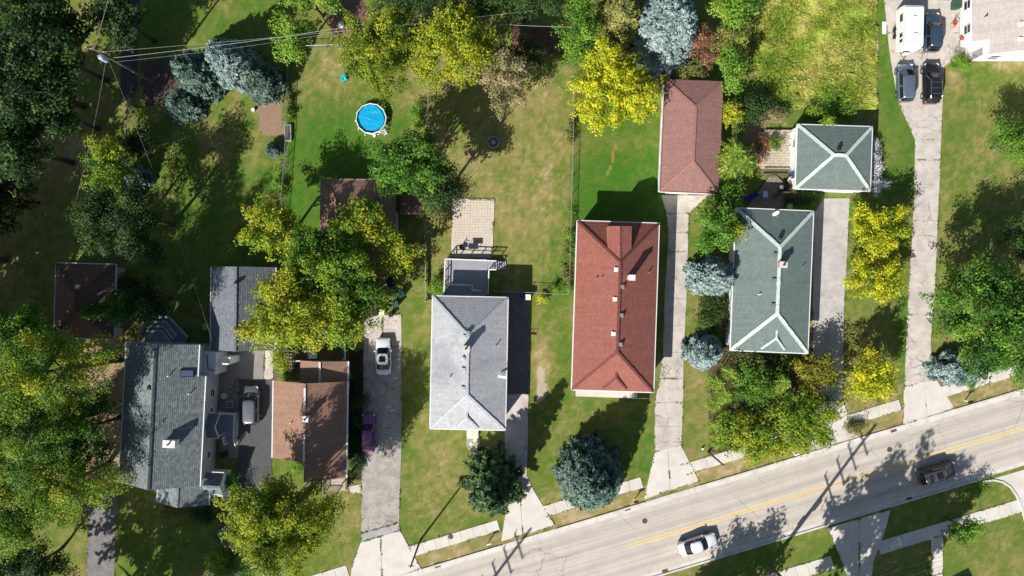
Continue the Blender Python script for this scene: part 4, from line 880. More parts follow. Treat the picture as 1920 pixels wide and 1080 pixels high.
RLW = M('white_rail', (.72, .72, .7), .5, .05); RLD = M('dark_baluster', (.05, .05, .055), .5, .1)
def deck_rail(T, pts, h=.95):
    b = B(); t_ = B(); pts = [Vector(p) for p in pts]
    for i in range(len(pts) - 1):
        p, q = pts[i], pts[i + 1]; t_.beam(p + Vector((0, 0, h)), q + Vector((0, 0, h)), .14, .05); b.beam(p + Vector((0, 0, .5)), q + Vector((0, 0, .5)), .07, .05)
        k = max(1, round((q - p).length / 1.3))
        for j in range(k + 1): s = p.lerp(q, j / k); b.box(s.x - .05, s.x + .05, s.y - .05, s.y + .05, s.z - .7, s.z + h - .02)
    part('railing', b, RLD, T); part('handrail', t_, RLW, T)
deck_rail(DK, [dk(833.5, 552), dk(836, 486), dk(931, 490)]); deck_rail(DK, [dk(915.5, 552), dk(917, 506), dk(931, 506)])
for k in range(4): b = B(); b.slab([tuple(P(u, v, .3)[:2]) for u, v in ((932 + k * 4.2, 490), (936 + k * 4.2, 490), (936 + k * 4.2, 505), (932 + k * 4.2, 505))], zd - .2 - k * .15, zd - .15 - k * .15); part('step', b, DKB, DK, world=True)
b = B(); q = [dk(846, 533), dk(886, 535), dk(886, 544), dk(902, 545)]
for i in range(3): b.beam(Vector(q[i]) + Vector((0, 0, .5)), Vector(q[i + 1]) + Vector((0, 0, .5)), .22, .05); 
for p in q: b.box(p[0] - .04, p[0] + .04, p[1] - .04, p[1] + .04, zd, zd + .5)
part('bench', b, M('white_bench', (.66, .66, .66), .6), DK)
# ---- wooden deck beside the grey-green garage
DW = thing('wooden_deck', 'weathered plank deck between the trees and the grey-green garage', 'deck', tuple(P(1440, 310, 0)), 0)
for k in range(15):
    v0 = 243 + k * 4.9; b = B(); uL = 1446 - 8 * ((k % 3) == 1) - (v0 - 243) * .12; b.slab([tuple(P(u, v, .35)[:2]) for u, v in ((uL - 12, v0), (1487, v0 + .6), (1487, v0 + 5.1), (uL - 12, v0 + 4.5))], .28, .35); part('plank', b, WOODL, DW, world=True)
for k in range(14):
    o_ = k * 5.2; b = B(); q = []
    for (u, v) in ((1398 + o_ * .9, 392), (1402.6 + o_ * .9, 392), (1452.6 + o_ * .62, 326 + o_ * .55), (1448 + o_ * .62, 324 + o_ * .55)):
        q.append(tuple(P(min(u, 1488), min(v, 393), .25)[:2]))
    b.slab(q, .18, .25); part('plank', b, WOOD, DW, world=True)
for k in range(3): v0 = 321 + k * 4; b = B(); b.slab([tuple(P(u, v, .4)[:2]) for u, v in ((1428, v0), (1484, v0), (1484, v0 + 2.2), (1428, v0 + 2.2))], .9 - .2 * k, .95 - .2 * k); part('rail_board', b, WOODD, DW, world=True)
b = B(); b.slab([tuple(P(u, v, .9)[:2]) for u, v in ((1468, 362), (1490, 362), (1490, 351), (1487, 351), (1487, 359), (1468, 359))], .2, 1.0); part('corner_rail', b, M('new_pine', (.62, .42, .26), .8, .12), DW, world=True)
# ------------------------------------------------------------------ vegetation
def unit(a): return a / np.maximum(np.linalg.norm(a, axis=-1, keepdims=True), 1e-6)
def leafmesh(name, pos, nrm, size, asp, col, mat, tang=None, rs=None):
    N = len(pos); nrm = unit(nrm)
    t = unit(np.cross(nrm, rs.normal(size=(N, 3)))) if tang is None else unit(tang - nrm * np.sum(tang * nrm, -1, keepdims=True))
    b = np.cross(nrm, t); s = size[:, None]; a = (size * asp)[:, None]
    co = np.stack([pos + t * s, pos + b * a - t * s * .15 , pos - t * s, pos - b * a - t * s * .15], 1).reshape(-1, 3)
    fc = np.arange(4 * N).reshape(N, 4)
    return npmesh(name, co, fc, mat, np.repeat(np.clip(col, 0, 1), 4, 0))
def pal_mix(pal, t):
    pal = np.array(pal); k = np.clip(t, 0, .9999) * (len(pal) - 1); i = k.astype(int); f = (k - i)[:, None]
    return pal[i] * (1 - f) + pal[i + 1] * f
def trunk_mesh(T, h, r, limbs, rs, spread, lean=(0, 0)):
    b = B(); n = 5
    pts = [Vector((lean[0] * k / n + rs.normal() * .04 * k, lean[1] * k / n + rs.normal() * .04 * k, h * k / n - .1)) for k in range(n + 1)]
    b.tube(pts, [r * 1.25] + [r * (1 - .8 * k / n) for k in range(1, n + 1)], 8)
    for i in range(limbs):
        t = rs.uniform(.35, .9); p = Vector((lean[0] * t, lean[1] * t, h * t)); an = rs.uniform(0, 6.283); L = spread * rs.uniform(.5, .95)
        e = p + Vector((math.cos(an) * L, math.sin(an) * L, L * rs.uniform(.3, .8))); m_ = p.lerp(e, .5) + Vector((rs.normal() * .2, rs.normal() * .2, rs.normal() * .15))
        rr = r * (1 - t * .75) * .6; b.tube([p, m_, e], [rr, rr * .6, rr * .2], 6)
    return part('trunk', b, BARK, T, smooth=True)
TREES = []
def decid(label, u, v, ru, rv, h, pal, seed, name='tree', cat='tree', hc=.62, leaf=None, dens=1.0, clump=1.0, vsq=.75, group=None, shift=.0, gaps=.0, tips=True):
    rs = np.random.RandomState(seed); z0 = h * hc; leaf = leaf or rs.uniform(.1, .138)
    c = P(u, v, z0); k = (CAMH - z0) / CAMH / PXM; ra, rb = ru * k, rv * k; rz = max(.5, min(h - z0, (ra + rb) / 2 * vsq * 1.3)); 
    T = thing(name, label, cat, (c.x, c.y, 0), 0, group)
    trunk_mesh(T, h * .8, max(.05, .035 * h * .55 + .02), 7 if h > 4 else 4, rs, min(ra, rb) * .75)
    A = math.pi * ra * rb; nc = max(6, int(A * 1.4 / clump ** 2 * (1 - gaps))); rc0 = .95 * clump
    if A < 8: rc0 = min(rc0, math.sqrt(A) * .28); nc = max(10, int(A / (rc0 * rc0) * 1.15))
    ph = rs.rand(4) * 6.283
    th = rs.rand(nc) * 6.283; zz = rs.uniform(-.35, 1, nc); r = np.sqrt(np.maximum(0, 1 - zz ** 2)); rr = rs.uniform(.3, 1.0, nc) ** .6
    lob = 1 + .13 * np.sin(3 * th + ph[0]) + .1 * np.sin(5 * th + ph[1]) + .07 * np.sin(8 * th + ph[2])
    dirs = np.stack([np.cos(th) * r, np.sin(th) * r, zz], -1)
    cc = dirs * np.array([ra - rc0 * .5, rb - rc0 * .5, rz]) * (rr * lob)[:, None]; cc[:, 2] += z0
    crd = rc0 * rs.uniform(.55, 1.3, nc); ct = np.clip(rs.normal(.5, .19, nc) + shift, 0, 1)
    nl = np.maximum(14, (140 * dens * crd ** 2 / .9 * (.15 / leaf) ** 1.6)).astype(int)
    idx = np.repeat(np.arange(nc), nl); N = len(idx)
    o = unit(rs.normal(size=(N, 3))) * (rs.rand(N, 1) ** .45)
    out = unit(dirs * np.array([1, 1, .5]))
    e = o * crd[idx][:, None] * np.array([1, 1, .75])
    e = e + out[idx] * (np.sum(o * out[idx], -1, keepdims=True)) * crd[idx][:, None] * .75
    pos = cc[idx] + e
    pos[:, 2] = np.maximum(pos[:, 2], .15)
    nrm = unit(o) * .55 + np.array([0, 0, .55]) + rs.normal(size=(N, 3)) * .4
    t = np.clip(ct[idx] + rs.normal(0, .1, N), 0, 1)
    col = pal_mix(pal, t) * rs.uniform(.86, 1.12, (N, 1))
    me = leafmesh('crown', pos, nrm, leaf * rs.uniform(.7, 1.35, N), .62, col, LEAF, None, rs)
    link('crown', me, T); return T
def conifer(label, u, v, ru, rv, h, pal, seed, name='spruce_tree', cat='tree', power=.75, low=.3, dens=1.0, group=None, leaf=.178, ragged=.3, wdk=.8):
    rs = np.random.RandomState(seed); c = P(u, v, h * .3); Rr = (ru + rv) / 2 / PXM * (CAMH - h * .3) / CAMH
    T = thing(name, label, cat, (c.x, c.y, 0), 0, group)
    b = B(); b.tube([(0, 0, -.1), (0, 0, h * .5), (0, 0, h * .98)], [.03 * h * .6 + .04, .02 * h * .5 + .02, .01], 8); part('trunk', b, BARK, T, smooth=True)
    nb = int((60 + 26 * Rr * h * .75) * (1.0 if ragged < .5 else .55)); zt = low + (h - low) * (1 - np.sqrt(rs.rand(nb))) ** .95; tier = .5 + .02 * h; zt = np.clip(np.round(zt / tier) * tier + rs.normal(0, .1, nb), low, h * .985); th = np.arange(nb) * 2.39996 + rs.normal(0, .25, nb)
    L = Rr * (1 - (zt / h)) ** power * rs.uniform(1 - ragged * 1.4, 1 + ragged * .8, nb) + .12
    sx, sy = ru / ((ru + rv) / 2), rv / ((ru + rv) / 2)
    nl = np.maximum(10, (L * 34 * dens * (.2 / leaf) ** 1.5)).astype(int); idx = np.repeat(np.arange(nb), nl); N = len(idx)
    s = .25 + .75 * rs.rand(N) ** .6; d_ = np.stack([np.cos(th) * sx, np.sin(th) * sy, np.zeros(nb)], -1)[idx]; pr = np.stack([-np.sin(th), np.cos(th), np.zeros(nb)], -1)[idx]
    wd = wdk * rs.normal(0, 1, (N, 1)) * (.16 + .2 * (1 - s[:, None])) * np.minimum(1.2, L[idx])[:, None]
    pos = d_ * (L[idx] * s)[:, None] + pr * wd
    pos[:, 2] = zt[idx] - .22 * L[idx] * s ** 1.5 + .3 * L[idx] * s * .6 + rs.normal(0, .1, N); pos[:, 2] = np.maximum(pos[:, 2], .1)
    tang = d_ + pr * np.sign(wd) * .7 + rs.normal(0, .35, (N, 3)); tang[:, 2] += .15
    nrm = d_ * .35 + np.array([0, 0, .8]) + rs.normal(0, .5, (N, 3))
    bt = np.clip(rs.normal(.45, .3, nb), 0, 1)
    col = pal_mix(pal, np.clip(bt[idx] + (s - .62) * 1.1 + rs.normal(0, .09, N), 0, 1)) * rs.uniform(.88, 1.12, (N, 1))
    link('crown', leafmesh('crown', pos, nrm, leaf * rs.uniform(.7, 1.3, N), .42, col, NEEDLE, tang, rs), T); return T
def frondtree(label, spots, h, pal, seed, name='sumac_tree', cat='tree', flen=1.15, group=None):
    """several stems, each ending in a rosette of long compound leaves"""
    rs = np.random.RandomState(seed); q = [P(u, v, h * (.75 + .25 * rs.rand())) for u, v in spots]; ctr = sum(q, Vector()) / len(q)
    T = thing(name, label, cat, (ctr.x, ctr.y, 0), 0, group); b = B(); P_, N_, T_, Sz, Cl = [], [], [], [], []
    for p in q:
        p = p - Vector((ctr.x, ctr.y, 0)); b.tube([(p.x * .25, p.y * .25, -.1), (p.x * .7, p.y * .7, p.z * .55), tuple(p)], [.09, .06, .03], 6)
        for lay in range(3):
            nf = 11 - lay * 2
            for k in range(nf):
                an = 6.283 * (k + lay * .5) / nf + rs.normal(0, .12); L = flen * rs.uniform(.75, 1.15) * (1 - .16 * lay); d_ = np.array([math.cos(an), math.sin(an), 0]); sd = np.array([-d_[1], d_[0], 0]); base = rs.uniform(.35, .75)
                z0 = p.z - .45 * (2 - lay) * .5
                for j in range(1, 11):
                    s = j / 10; pp = np.array(p) * 1.0 + d_ * L * s; pp[2] = z0 + .35 * math.sin(s * 2.4) * L * .6 - .55 * L * s * s * (1.1 - lay * .3)
                    for sg in (-1, 1):
                        P_.append(pp + sd * sg * .1 * flen / 1.2); T_.append(sd * sg + d_ * .55); N_.append(np.array([0, 0, 1]) + sd * sg * -.25 + rs.normal(0, .25, 3)); Sz.append(.13 * flen / 1.3 * (1.15 - .5 * abs(s - .45))); Cl.append(np.clip(base + rs.normal(0, .12), 0, 1))
    part('trunk', b, BARK, T, smooth=True)
    P_ = np.array(P_); col = pal_mix(pal, np.array(Cl)) * rs.uniform(.85, 1.15, (len(P_), 1))
    link('crown', leafmesh('crown', P_, np.array(N_), np.array(Sz), .42, col, LEAF, np.array(T_), rs), T); return T
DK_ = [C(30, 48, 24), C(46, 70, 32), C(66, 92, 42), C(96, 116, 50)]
GR_ = [C(46, 82, 32), C(78, 122, 40), C(114, 156, 50), C(152, 178, 66)]
GY_ = [C(52, 86, 28), C(94, 132, 36), C(142, 160, 42), C(186, 182, 50)]
YG_ = [C(68, 98, 28), C(118, 140, 34), C(162, 168, 40), C(192, 186, 52)]
YL_ = [C(84, 110, 30), C(160, 172, 36), C(212, 208, 42), C(228, 218, 68)]
OL_ = [C(74, 88, 44), C(104, 114, 56), C(132, 134, 66), C(160, 154, 84)]
BR_ = [C(92, 64, 48), C(132, 94, 72), C(164, 122, 92), C(186, 146, 112)]
TN_ = [C(104, 108, 72), C(140, 138, 92), C(172, 158, 116), C(196, 172, 136)]
BL_ = [C(44, 64, 60), C(84, 108, 104), C(128, 150, 146), C(162, 180, 176)]
BD_ = [C(28, 48, 40), C(52, 78, 66), C(84, 110, 96), C(118, 140, 126)]
PN_ = [C(30, 52, 34), C(44, 72, 44), C(66, 96, 56), C(96, 122, 72)]
LT_ = 'trees filling the far left edge'
# -- dark trees at the left edge
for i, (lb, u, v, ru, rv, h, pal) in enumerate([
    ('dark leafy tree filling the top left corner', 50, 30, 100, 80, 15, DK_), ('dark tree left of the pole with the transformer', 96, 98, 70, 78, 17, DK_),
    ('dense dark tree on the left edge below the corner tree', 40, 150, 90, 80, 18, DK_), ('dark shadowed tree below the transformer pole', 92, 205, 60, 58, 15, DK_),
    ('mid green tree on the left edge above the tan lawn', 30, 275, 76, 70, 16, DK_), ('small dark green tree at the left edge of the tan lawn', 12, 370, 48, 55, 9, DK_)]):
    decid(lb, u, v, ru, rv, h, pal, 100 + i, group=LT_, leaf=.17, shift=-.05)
decid('dark tree overhanging the path at the top left', 222, 30, 46, 50, 13, DK_, 110, leaf=.15)
decid('bright yellow-green tree beside the left fence', 203, 305, 42, 56, 8, GY_, 111, shift=-.1)
decid('dark green tree above the dark brown garage', 190, 420, 46, 58, 13, DK_, 112, shift=.05)
decid('dark vine-covered tree along the left fence', 266, 410, 34, 95, 12, DK_, 113, shift=-.1)
decid('tangled dark shrub on the fence below the yellow shrub', 256, 272, 24, 34, 3.5, DK_, 114, name='shrub', cat='shrub')
conifer('small blue spruce on the left fence', 257, 332, 25, 26, 3.5, BL_[:3], 115, group='blue spruces')
decid('little bright yellow shrub at the foot of the wooden post', 266, 209, 11, 10, 1.2, YG_, 116, name='shrub', cat='shrub', leaf=.09)
decid('clipped round dark shrub beside the dark brown garage', 248, 530, 22, 24, 2.6, DK_, 117, name='shrub', cat='shrub', leaf=.09, hc=.5)
decid('small leafy tree leaning over the dark brown garage roof', 212, 580, 56, 28, 8, GR_, 118, shift=-.25)
decid('dark bush raised to tree height for shade between the two garages at left', 282, 560, 30, 44, 8, DK_, 119)  # bush grown to tree height so its shade reaches the lawn
# -- big trees of the lower left
BG = 'big trees at the lower left'
decid('green tree at the left edge level with the dark garage', 30, 625, 66, 60, 18, GR_, 120, group=BG, shift=-.15)
decid('big tree with yellow patches beside the two-storey house', 100, 695, 100, 88, 22, GY_, 121, group=BG, vsq=1.0, shift=-.04)
decid('huge green tree at the left edge of the lower left', 32, 815, 100, 95, 22, GY_, 122, group=BG, vsq=1.0, shift=-.3)
decid('green tree crowding the two-storey house roof', 155, 805, 58, 75, 13, GR_, 123, group=BG, shift=-.32)
decid('broad tree with yellow tips above the gravel drive', 120, 905, 95, 70, 14, GY_, 124, group=BG, shift=-.02)
decid('yellow-green tree at the bottom left corner', 25, 965, 75, 75, 14, GY_, 125, group=BG, shift=-.05)
decid('dark shaded tree at the bottom left edge', 60, 1060, 80, 40, 9, DK_, 126, group=BG)
# -- bottom, by the dark drive
decid('tall yellow tree in front of the brown-roofed house', 524, 978, 104, 92, 16, YG_, 130, hc=.66, leaf=.12, dens=1.45, shift=-.06, vsq=.9, clump=.9)
decid('variegated yellow-green bush beside the white shapes at the bottom', 418, 1048, 30, 38, 3.5, GY_, 131, name='shrub', cat='shrub', leaf=.1)
decid('green shrub left of the yellow tree at the bottom edge', 452, 1052, 26, 26, 3, GR_, 132, name='shrub', cat='shrub', leaf=.1)
decid('dark green foundation shrub below the two-storey house', 330, 957, 40, 14, 1.5, OL_, 133, name='shrub', cat='shrub', leaf=.09, shift=.1)
decid('long bright green hedge shrub beside the dark asphalt drive', 436, 912, 12, 32, 1.8, GR_, 134, name='shrub', cat='shrub', leaf=.08)
decid('dark shrub at the corner of the two-storey house', 385, 965, 26, 18, 1.6, DK_, 135, name='shrub', cat='shrub', leaf=.09)
# -- the big tree group in the middle
MD = 'big yellow-green trees between the garages'
for i, (lb, u, v, ru, rv, h, pal, sh) in enumerate([
    ('broad yellow-green maple over the slate garage', 540, 585, 82, 75, 12, GY_, .24), ('upright yellow-green tree right of the slate garage', 512, 430, 58, 52, 11, GY_, .16),
    ('green tree in the middle of the big tree group', 610, 490, 78, 68, 11.5, GY_, -.18), ('yellow-green tree growing over the brown garage roof', 685, 420, 56, 45, 9.5, GY_, .12),
    ('small yellow tree beside the grey doghouse', 745, 478, 38, 36, 7, GY_, .2), ('yellow-green tree above the brown-roofed house', 632, 602, 66, 55, 10.5, GY_, .12), ('dark leafy tree above the brick driveway end', 672, 545, 50, 58, 9, GY_, -.25)]):
    decid(lb, u, v, ru, rv, h, pal, 140 + i, group=MD, shift=sh, clump=.85, leaf=.14)
decid('round dark green tree above the brown garage', 772, 312, 82, 60, 11.5, GR_, 150, shift=-.18, clump=.8, vsq=1.0, dens=1.4)
decid('dark green tree right of the shed above the paver patio', 822, 350, 42, 40, 11, DK_, 149, shift=.1, dens=1.3)
decid('small bright shrub at the end of the brick drive', 712, 565, 11, 11, 1.8, YG_, 151, name='shrub', cat='shrub', leaf=.08)
decid('reddish shrub among the clutter by the brick drive', 712, 510, 9, 13, 1.8, BR_, 152, name='shrub', cat='shrub', leaf=.08)
decid('yellow-green hedge bush beside the slate garage apron', 524, 668, 17, 34, 2.6, GY_, 153, name='shrub', cat='shrub', leaf=.09, shift=.1)
decid('green shrub below the yellow-green hedge bush', 538, 700, 16, 14, 1.8, GR_, 154, name='shrub', cat='shrub', leaf=.09)
decid('small scrubby tree beside the paver patio', 812, 395, 26, 24, 4.5, OL_, 155, leaf=.1, gaps=.35)
decid('dark ivy strip beside the brown house wall', 668, 770, 13, 66, .7, DK_, 156, name='shrub', cat='shrub', leaf=.1, hc=.5, shift=-.1)
decid('dark ivy shrub at the lower end of the brown house', 668, 865, 14, 36, .9, DK_, 157, name='shrub', cat='shrub', leaf=.1, hc=.5)
decid('small green shrub in the corner of the brown house', 556, 878, 11, 10, 1.0, GR_, 158, name='shrub', cat='shrub', leaf=.08)
decid('yellow-green plant in front of the wooden porch', 596, 918, 13, 10, .8, GY_, 159, name='shrub', cat='shrub', leaf=.08)
decid('green shrub bed beside the raised deck', 820, 535, 12, 22, 1.2, GR_, 160, name='shrub', cat='shrub', leaf=.08)
decid('small bright yellow shrub below the wire fence', 1017, 559, 10, 9, 1.0, YL_, 161, name='shrub', cat='shrub', leaf=.07)
# -- blue-green evergreens of the upper left lawn
EV = 'blue-green evergreens on the upper left lawn'
conifer('rounded blue-green evergreen left of the pair of spruces', 372, 138, 42, 42, 8, BD_, 170, group=EV, power=.55)
conifer('pale blue evergreen in the middle of the evergreen row', 436, 118, 44, 44, 9, BL_, 171, group=EV, power=.6)
conifer('dusty green evergreen at the right end of the evergreen row', 492, 152, 36, 34, 8, BD_, 172, group=EV, power=.6)
conifer('clipped round evergreen at the lower end of the evergreen group', 346, 196, 37, 33, 4, BD_, 173, group=EV, power=.62)
conifer('tiny grey-green evergreen beside the raised bed', 512, 281, 15, 15, 2, BD_, 174, leaf=.13)
# -- top edge
decid('bright green round tree under the service wires', 545, 66, 38, 42, 9, GR_, 180, shift=.2)
decid('bright green tree cut by the top edge', 585, 0, 62, 26, 8, GR_, 181, shift=.2)
decid('feathery yellow-green tree right of the brown soil', 712, 95, 72, 78, 11, YG_, 182, shift=-.2, leaf=.12, clump=.75)
decid('big yellow tree at the top middle', 853, 95, 80, 76, 11.5, YG_, 183, shift=.06, clump=.85)
decid('thin tan tree with bare branches right of the yellow tree', 948, 148, 48, 66, 9, TN_, 184, leaf=.11, clump=.6, gaps=.25)
decid('dark tree cut by the top edge behind the yellow tree', 820, -5, 130, 42, 11, DK_, 185)
decid('dark tree at the top edge above the wire', 985, 0, 85, 38, 10, DK_, 186, shift=.05)
decid('dark leafy tree standing in the shade of the wire fence', 990, 115, 42, 42, 4.5, DK_, 187, gaps=.3)
decid('green tree left of the olive spruce', 1086, 45, 36, 56, 8, GR_, 188)
decid('green bush below the olive spruce', 1086, 100, 26, 26, 3.5, GR_, 189, name='shrub', cat='shrub', shift=.1)
conifer('olive green spruce left of the big blue spruce', 1160, 40, 50, 48, 8, OL_, 190, power=.62, dens=.8)
conifer('huge pale blue spruce at the top edge', 1250, 55, 58, 66, 12, BL_, 191, group='blue spruces', power=.6, dens=.72, leaf=.21)
decid('brilliant yellow tree above the lush lawn', 1150, 168, 80, 84, 8, YL_, 192, leaf=.13, clump=.7, gaps=.12)
decid('bare brown shrub right of the pale blue spruce', 1322, 90, 28, 40, 4, BR_, 193, name='shrub', cat='shrub', leaf=.09, clump=.5, gaps=.2)
decid('bright green tree at the top above the brown shrub', 1375, 28, 42, 40, 8, GR_, 194, shift=.25)
decid('yellowish tree below the bright green one at the top', 1375, 68, 36, 28, 6, OL_, 195, shift=.25, leaf=.11)
decid('olive shrub touching the pink garage roof', 1297, 128, 22, 24, 3.5, OL_, 196, name='shrub', cat='shrub', leaf=.11)
decid('pale green tree at the corner of the pink garage', 1372, 136, 34, 40, 5.5, GR_, 197, shift=.2)
decid('lemon-green round tree beside the pink garage', 1368, 213, 27, 24, 4, YG_, 198, shift=.1, clump=.5)
decid('dark green shrub behind the lemon-green tree', 1412, 210, 26, 34, 3, DK_, 199, name='shrub', cat='shrub')
decid('dry tan shrub at the head of the plank deck', 1450, 215, 22, 26, 1.8, TN_, 200, name='shrub', cat='shrub', leaf=.09)
decid('pinkish dry shrub beside the plank deck', 1425, 275, 17, 22, 1.8, BR_, 201, name='shrub', cat='shrub', leaf=.09, shift=.1)
decid('yellow-green plant spilling onto the plank deck', 1448, 272, 14, 14, 1.6, GY_, 202, name='shrub', cat='shrub', leaf=.09)
SM_ = [C(56, 88, 34), C(92, 128, 42), C(140, 164, 58), C(186, 192, 84)]
frondtree('palm-like sumac with drooping fronds beside the pink garage', [(1378, 286), (1368, 310), (1396, 306)], 4.6, SM_, 203, flen=2.0)
decid('leggy green tree between the pink garage and the deck', 1352, 372, 30, 26, 4.5, GR_, 204)
decid('dense green tree above the first blue spruce', 1342, 422, 40, 46, 7, GR_, 205, shift=-.05)
decid('small yellow-green tree touching the grey-green roof', 1376, 425, 20, 28, 7, GY_, 206, leaf=.11)
decid('dark ground shrub below the grey-green garage', 1508, 372, 32, 14, 1.2, DK_, 207, name='shrub', cat='shrub', leaf=.09, shift=.1)
conifer('blue spruce leaning over the edge of the grey-green roof', 1338, 520, 48, 36, 7, BL_, 208, group='blue spruces', power=.65)
conifer('blue spruce with dead pink branches near the front corner', 1320, 660, 34, 33, 6, BL_, 209, group='blue spruces', power=.65)
decid('shaded green shrub between the two blue spruces', 1338, 592, 30, 40, 2.5, DK_, 210, name='shrub', cat='shrub', shift=.15)
# -- thicket in front of the grey-green house
TH = 'thicket in front of the grey-green house'
frondtree('sumac at the left edge of the front thicket', [(1345, 720), (1368, 700), (1360, 742), (1342, 758)], 4.6, SM_, 211, flen=1.3, group=TH)
frondtree('lower sumac of the front thicket', [(1345, 800), (1362, 780), (1345, 830)], 4.0, SM_, 212, flen=1.2, group=TH)
frondtree('sumac rosettes in the middle of the front thicket', [(1452, 735), (1470, 718), (1490, 752), (1468, 762), (1432, 718)], 5.0, SM_, 213, flen=1.3, group=TH)
for i, (lb, u, v, ru, rv, h, pal, sh) in enumerate([
    ('dark olive shrub under the eave of the grey-green house', 1395, 665, 32, 28, 4, OL_, -.15), ('dark green tree in the heart of the front thicket', 1410, 720, 42, 42, 5, GR_, -.1), ('golden brown shrub at the right of the front thicket', 1528, 698, 40, 40, 5, [C(84, 92, 32), C(126, 130, 42), C(160, 154, 50), C(184, 168, 60)], 0),
    ('dark bush under the front porch roof', 1462, 680, 40, 22, 2.5, DK_, .1), ('big yellow tree at the front of the thicket', 1400, 812, 58, 50, 6, GY_, .1), ('wide yellow-green tree filling the right of the thicket', 1508, 785, 66, 56, 6.5, GY_, .02), ('yellow-green bush at the pavement edge of the thicket', 1445, 832, 52, 26, 3.5, GY_, .1)]):
    decid(lb, u, v, ru, rv, h, pal, 220 + i, group=TH, shift=sh, leaf=.12, clump=.75)
RW = 'yellow trees along the right driveway'
decid('upper yellow tree of the pair beside the mottled drive', 1645, 433, 55, 50, 6, YL_, 230, group=RW, shift=-.12, leaf=.12, clump=.7)
decid('lower yellow tree of the pair beside the mottled drive', 1643, 522, 54, 48, 6, YL_, 231, group=RW, shift=-.12, leaf=.12, clump=.7)
decid('yellow tree near the street between two driveways', 1632, 708, 50, 46, 7, YL_, 232, group=RW, shift=-.1, leaf=.12, clump=.7)
decid('long grassy shrubs along the mottled drive edge', 1606, 640, 14, 40, .7, OL_, 233, name='shrub', cat='shrub', leaf=.1, hc=.4, shift=.15)
decid('dark shrub at the corner of the grey-green garage', 1612, 385, 14, 14, 1.2, GR_, 234, name='shrub', cat='shrub', leaf=.08)
decid('large deep green maple at the right edge', 1850, 590, 98, 108, 13, GR_, 235, shift=-.16, clump=.95)
decid('green tree below the large maple at the right edge', 1912, 672, 56, 44, 8, GR_, 236, shift=-.15)
conifer('pale blue low spruce under the large maple', 1795, 690, 55, 32, 3.2, BL_, 237, group='blue spruces', power=.5)
decid('dark green tree cut by the right edge', 1912, 262, 38, 52, 8, GR_, 238, shift=-.1)
decid('shaded tree at the right edge above the maple', 1928, 450, 45, 55, 8, DK_, 239)
decid('young street tree with a thin round crown', 1806, 988, 33, 31, 5.5, GR_, 240, shift=.05, clump=.6, gaps=.2)
decid('neat round topiary bush beside the driveway', 1797, 121, 17, 17, 1.9, GR_, 241, name='shrub', cat='shrub', leaf=.06, shift=.2, hc=.5)
decid('weedy sapling sprouting behind the grey-green garage', 1551, 228, 14, 14, 3.6, GY_, 242, leaf=.1, gaps=.5, shift=.1)
decid('low weeds behind the grey-green garage', 1560, 212, 60, 8, .8, GR_, 243, name='weeds', cat='weeds', leaf=.08, shift=.1)
decid('white-flowering shrub row along the garage wall', 1641, 300, 9, 44, 1.6, [C(120, 130, 110), C(180, 184, 190), C(226, 226, 236), C(240, 240, 246)], 244, name='shrub', cat='shrub', leaf=.08)
decid('white-flowering shrub at the garage corner', 1645, 345, 14, 18, 1.5, [C(120, 130, 110), C(180, 184, 190), C(226, 226, 236), C(240, 240, 246)], 245, name='shrub', cat='shrub', leaf=.08)
conifer('tall dark green conifer in front of the pale grey house', 924, 910, 50, 54, 12, PN_, 246, name='conifer_tree', power=.8, leaf=.22, ragged=.6, wdk=.55, dens=1.3)
conifer('big round blue spruce beside the pavement', 1106, 892, 58, 66, 9.5, BD_, 247, group='blue spruces', power=.58, dens=.8, leaf=.21)
decid('low weeds on the pavement edge near the rightmost driveway', 1600, 800, 26, 14, .5, OL_, 248, name='weeds', cat='weeds', leaf=.07)
decid('small weed on the pavement beside the right mailbox', 1823, 721, 8, 9, .7, GR_, 249, name='weeds', cat='weeds', leaf=.07)
for k, (u, v, r1, r2, lb) in enumerate([(540, 215, 8, 18, 'bright green plants in the garden bed by the fence'), (541, 190, 6, 16, 'sparse plants above the garden bed plants'), (520, 345, 9, 30, 'green vine strip on the lower fence'), (510, 385, 12, 30, 'bright green bush below the fence vine'),
                                        (783, 215, 9, 35, 'dark plant strip beside the pool side fence'), (1062, 500, 6, 40, 'weeds climbing the lower wire fence'), (1072, 440, 5, 60, 'weeds on the lawn side of the wire fence'), (1070, 250, 5, 40, 'yellowing weeds on the upper wire fence'), (1050, 540, 26, 7, 'weeds at the fence corner')]):
    decid(lb, u, v, r1, r2, 1.0, GR_ if k % 2 == 0 else OL_, 260 + k, name='plant', cat='plant', leaf=.08, hc=.5, shift=.1)
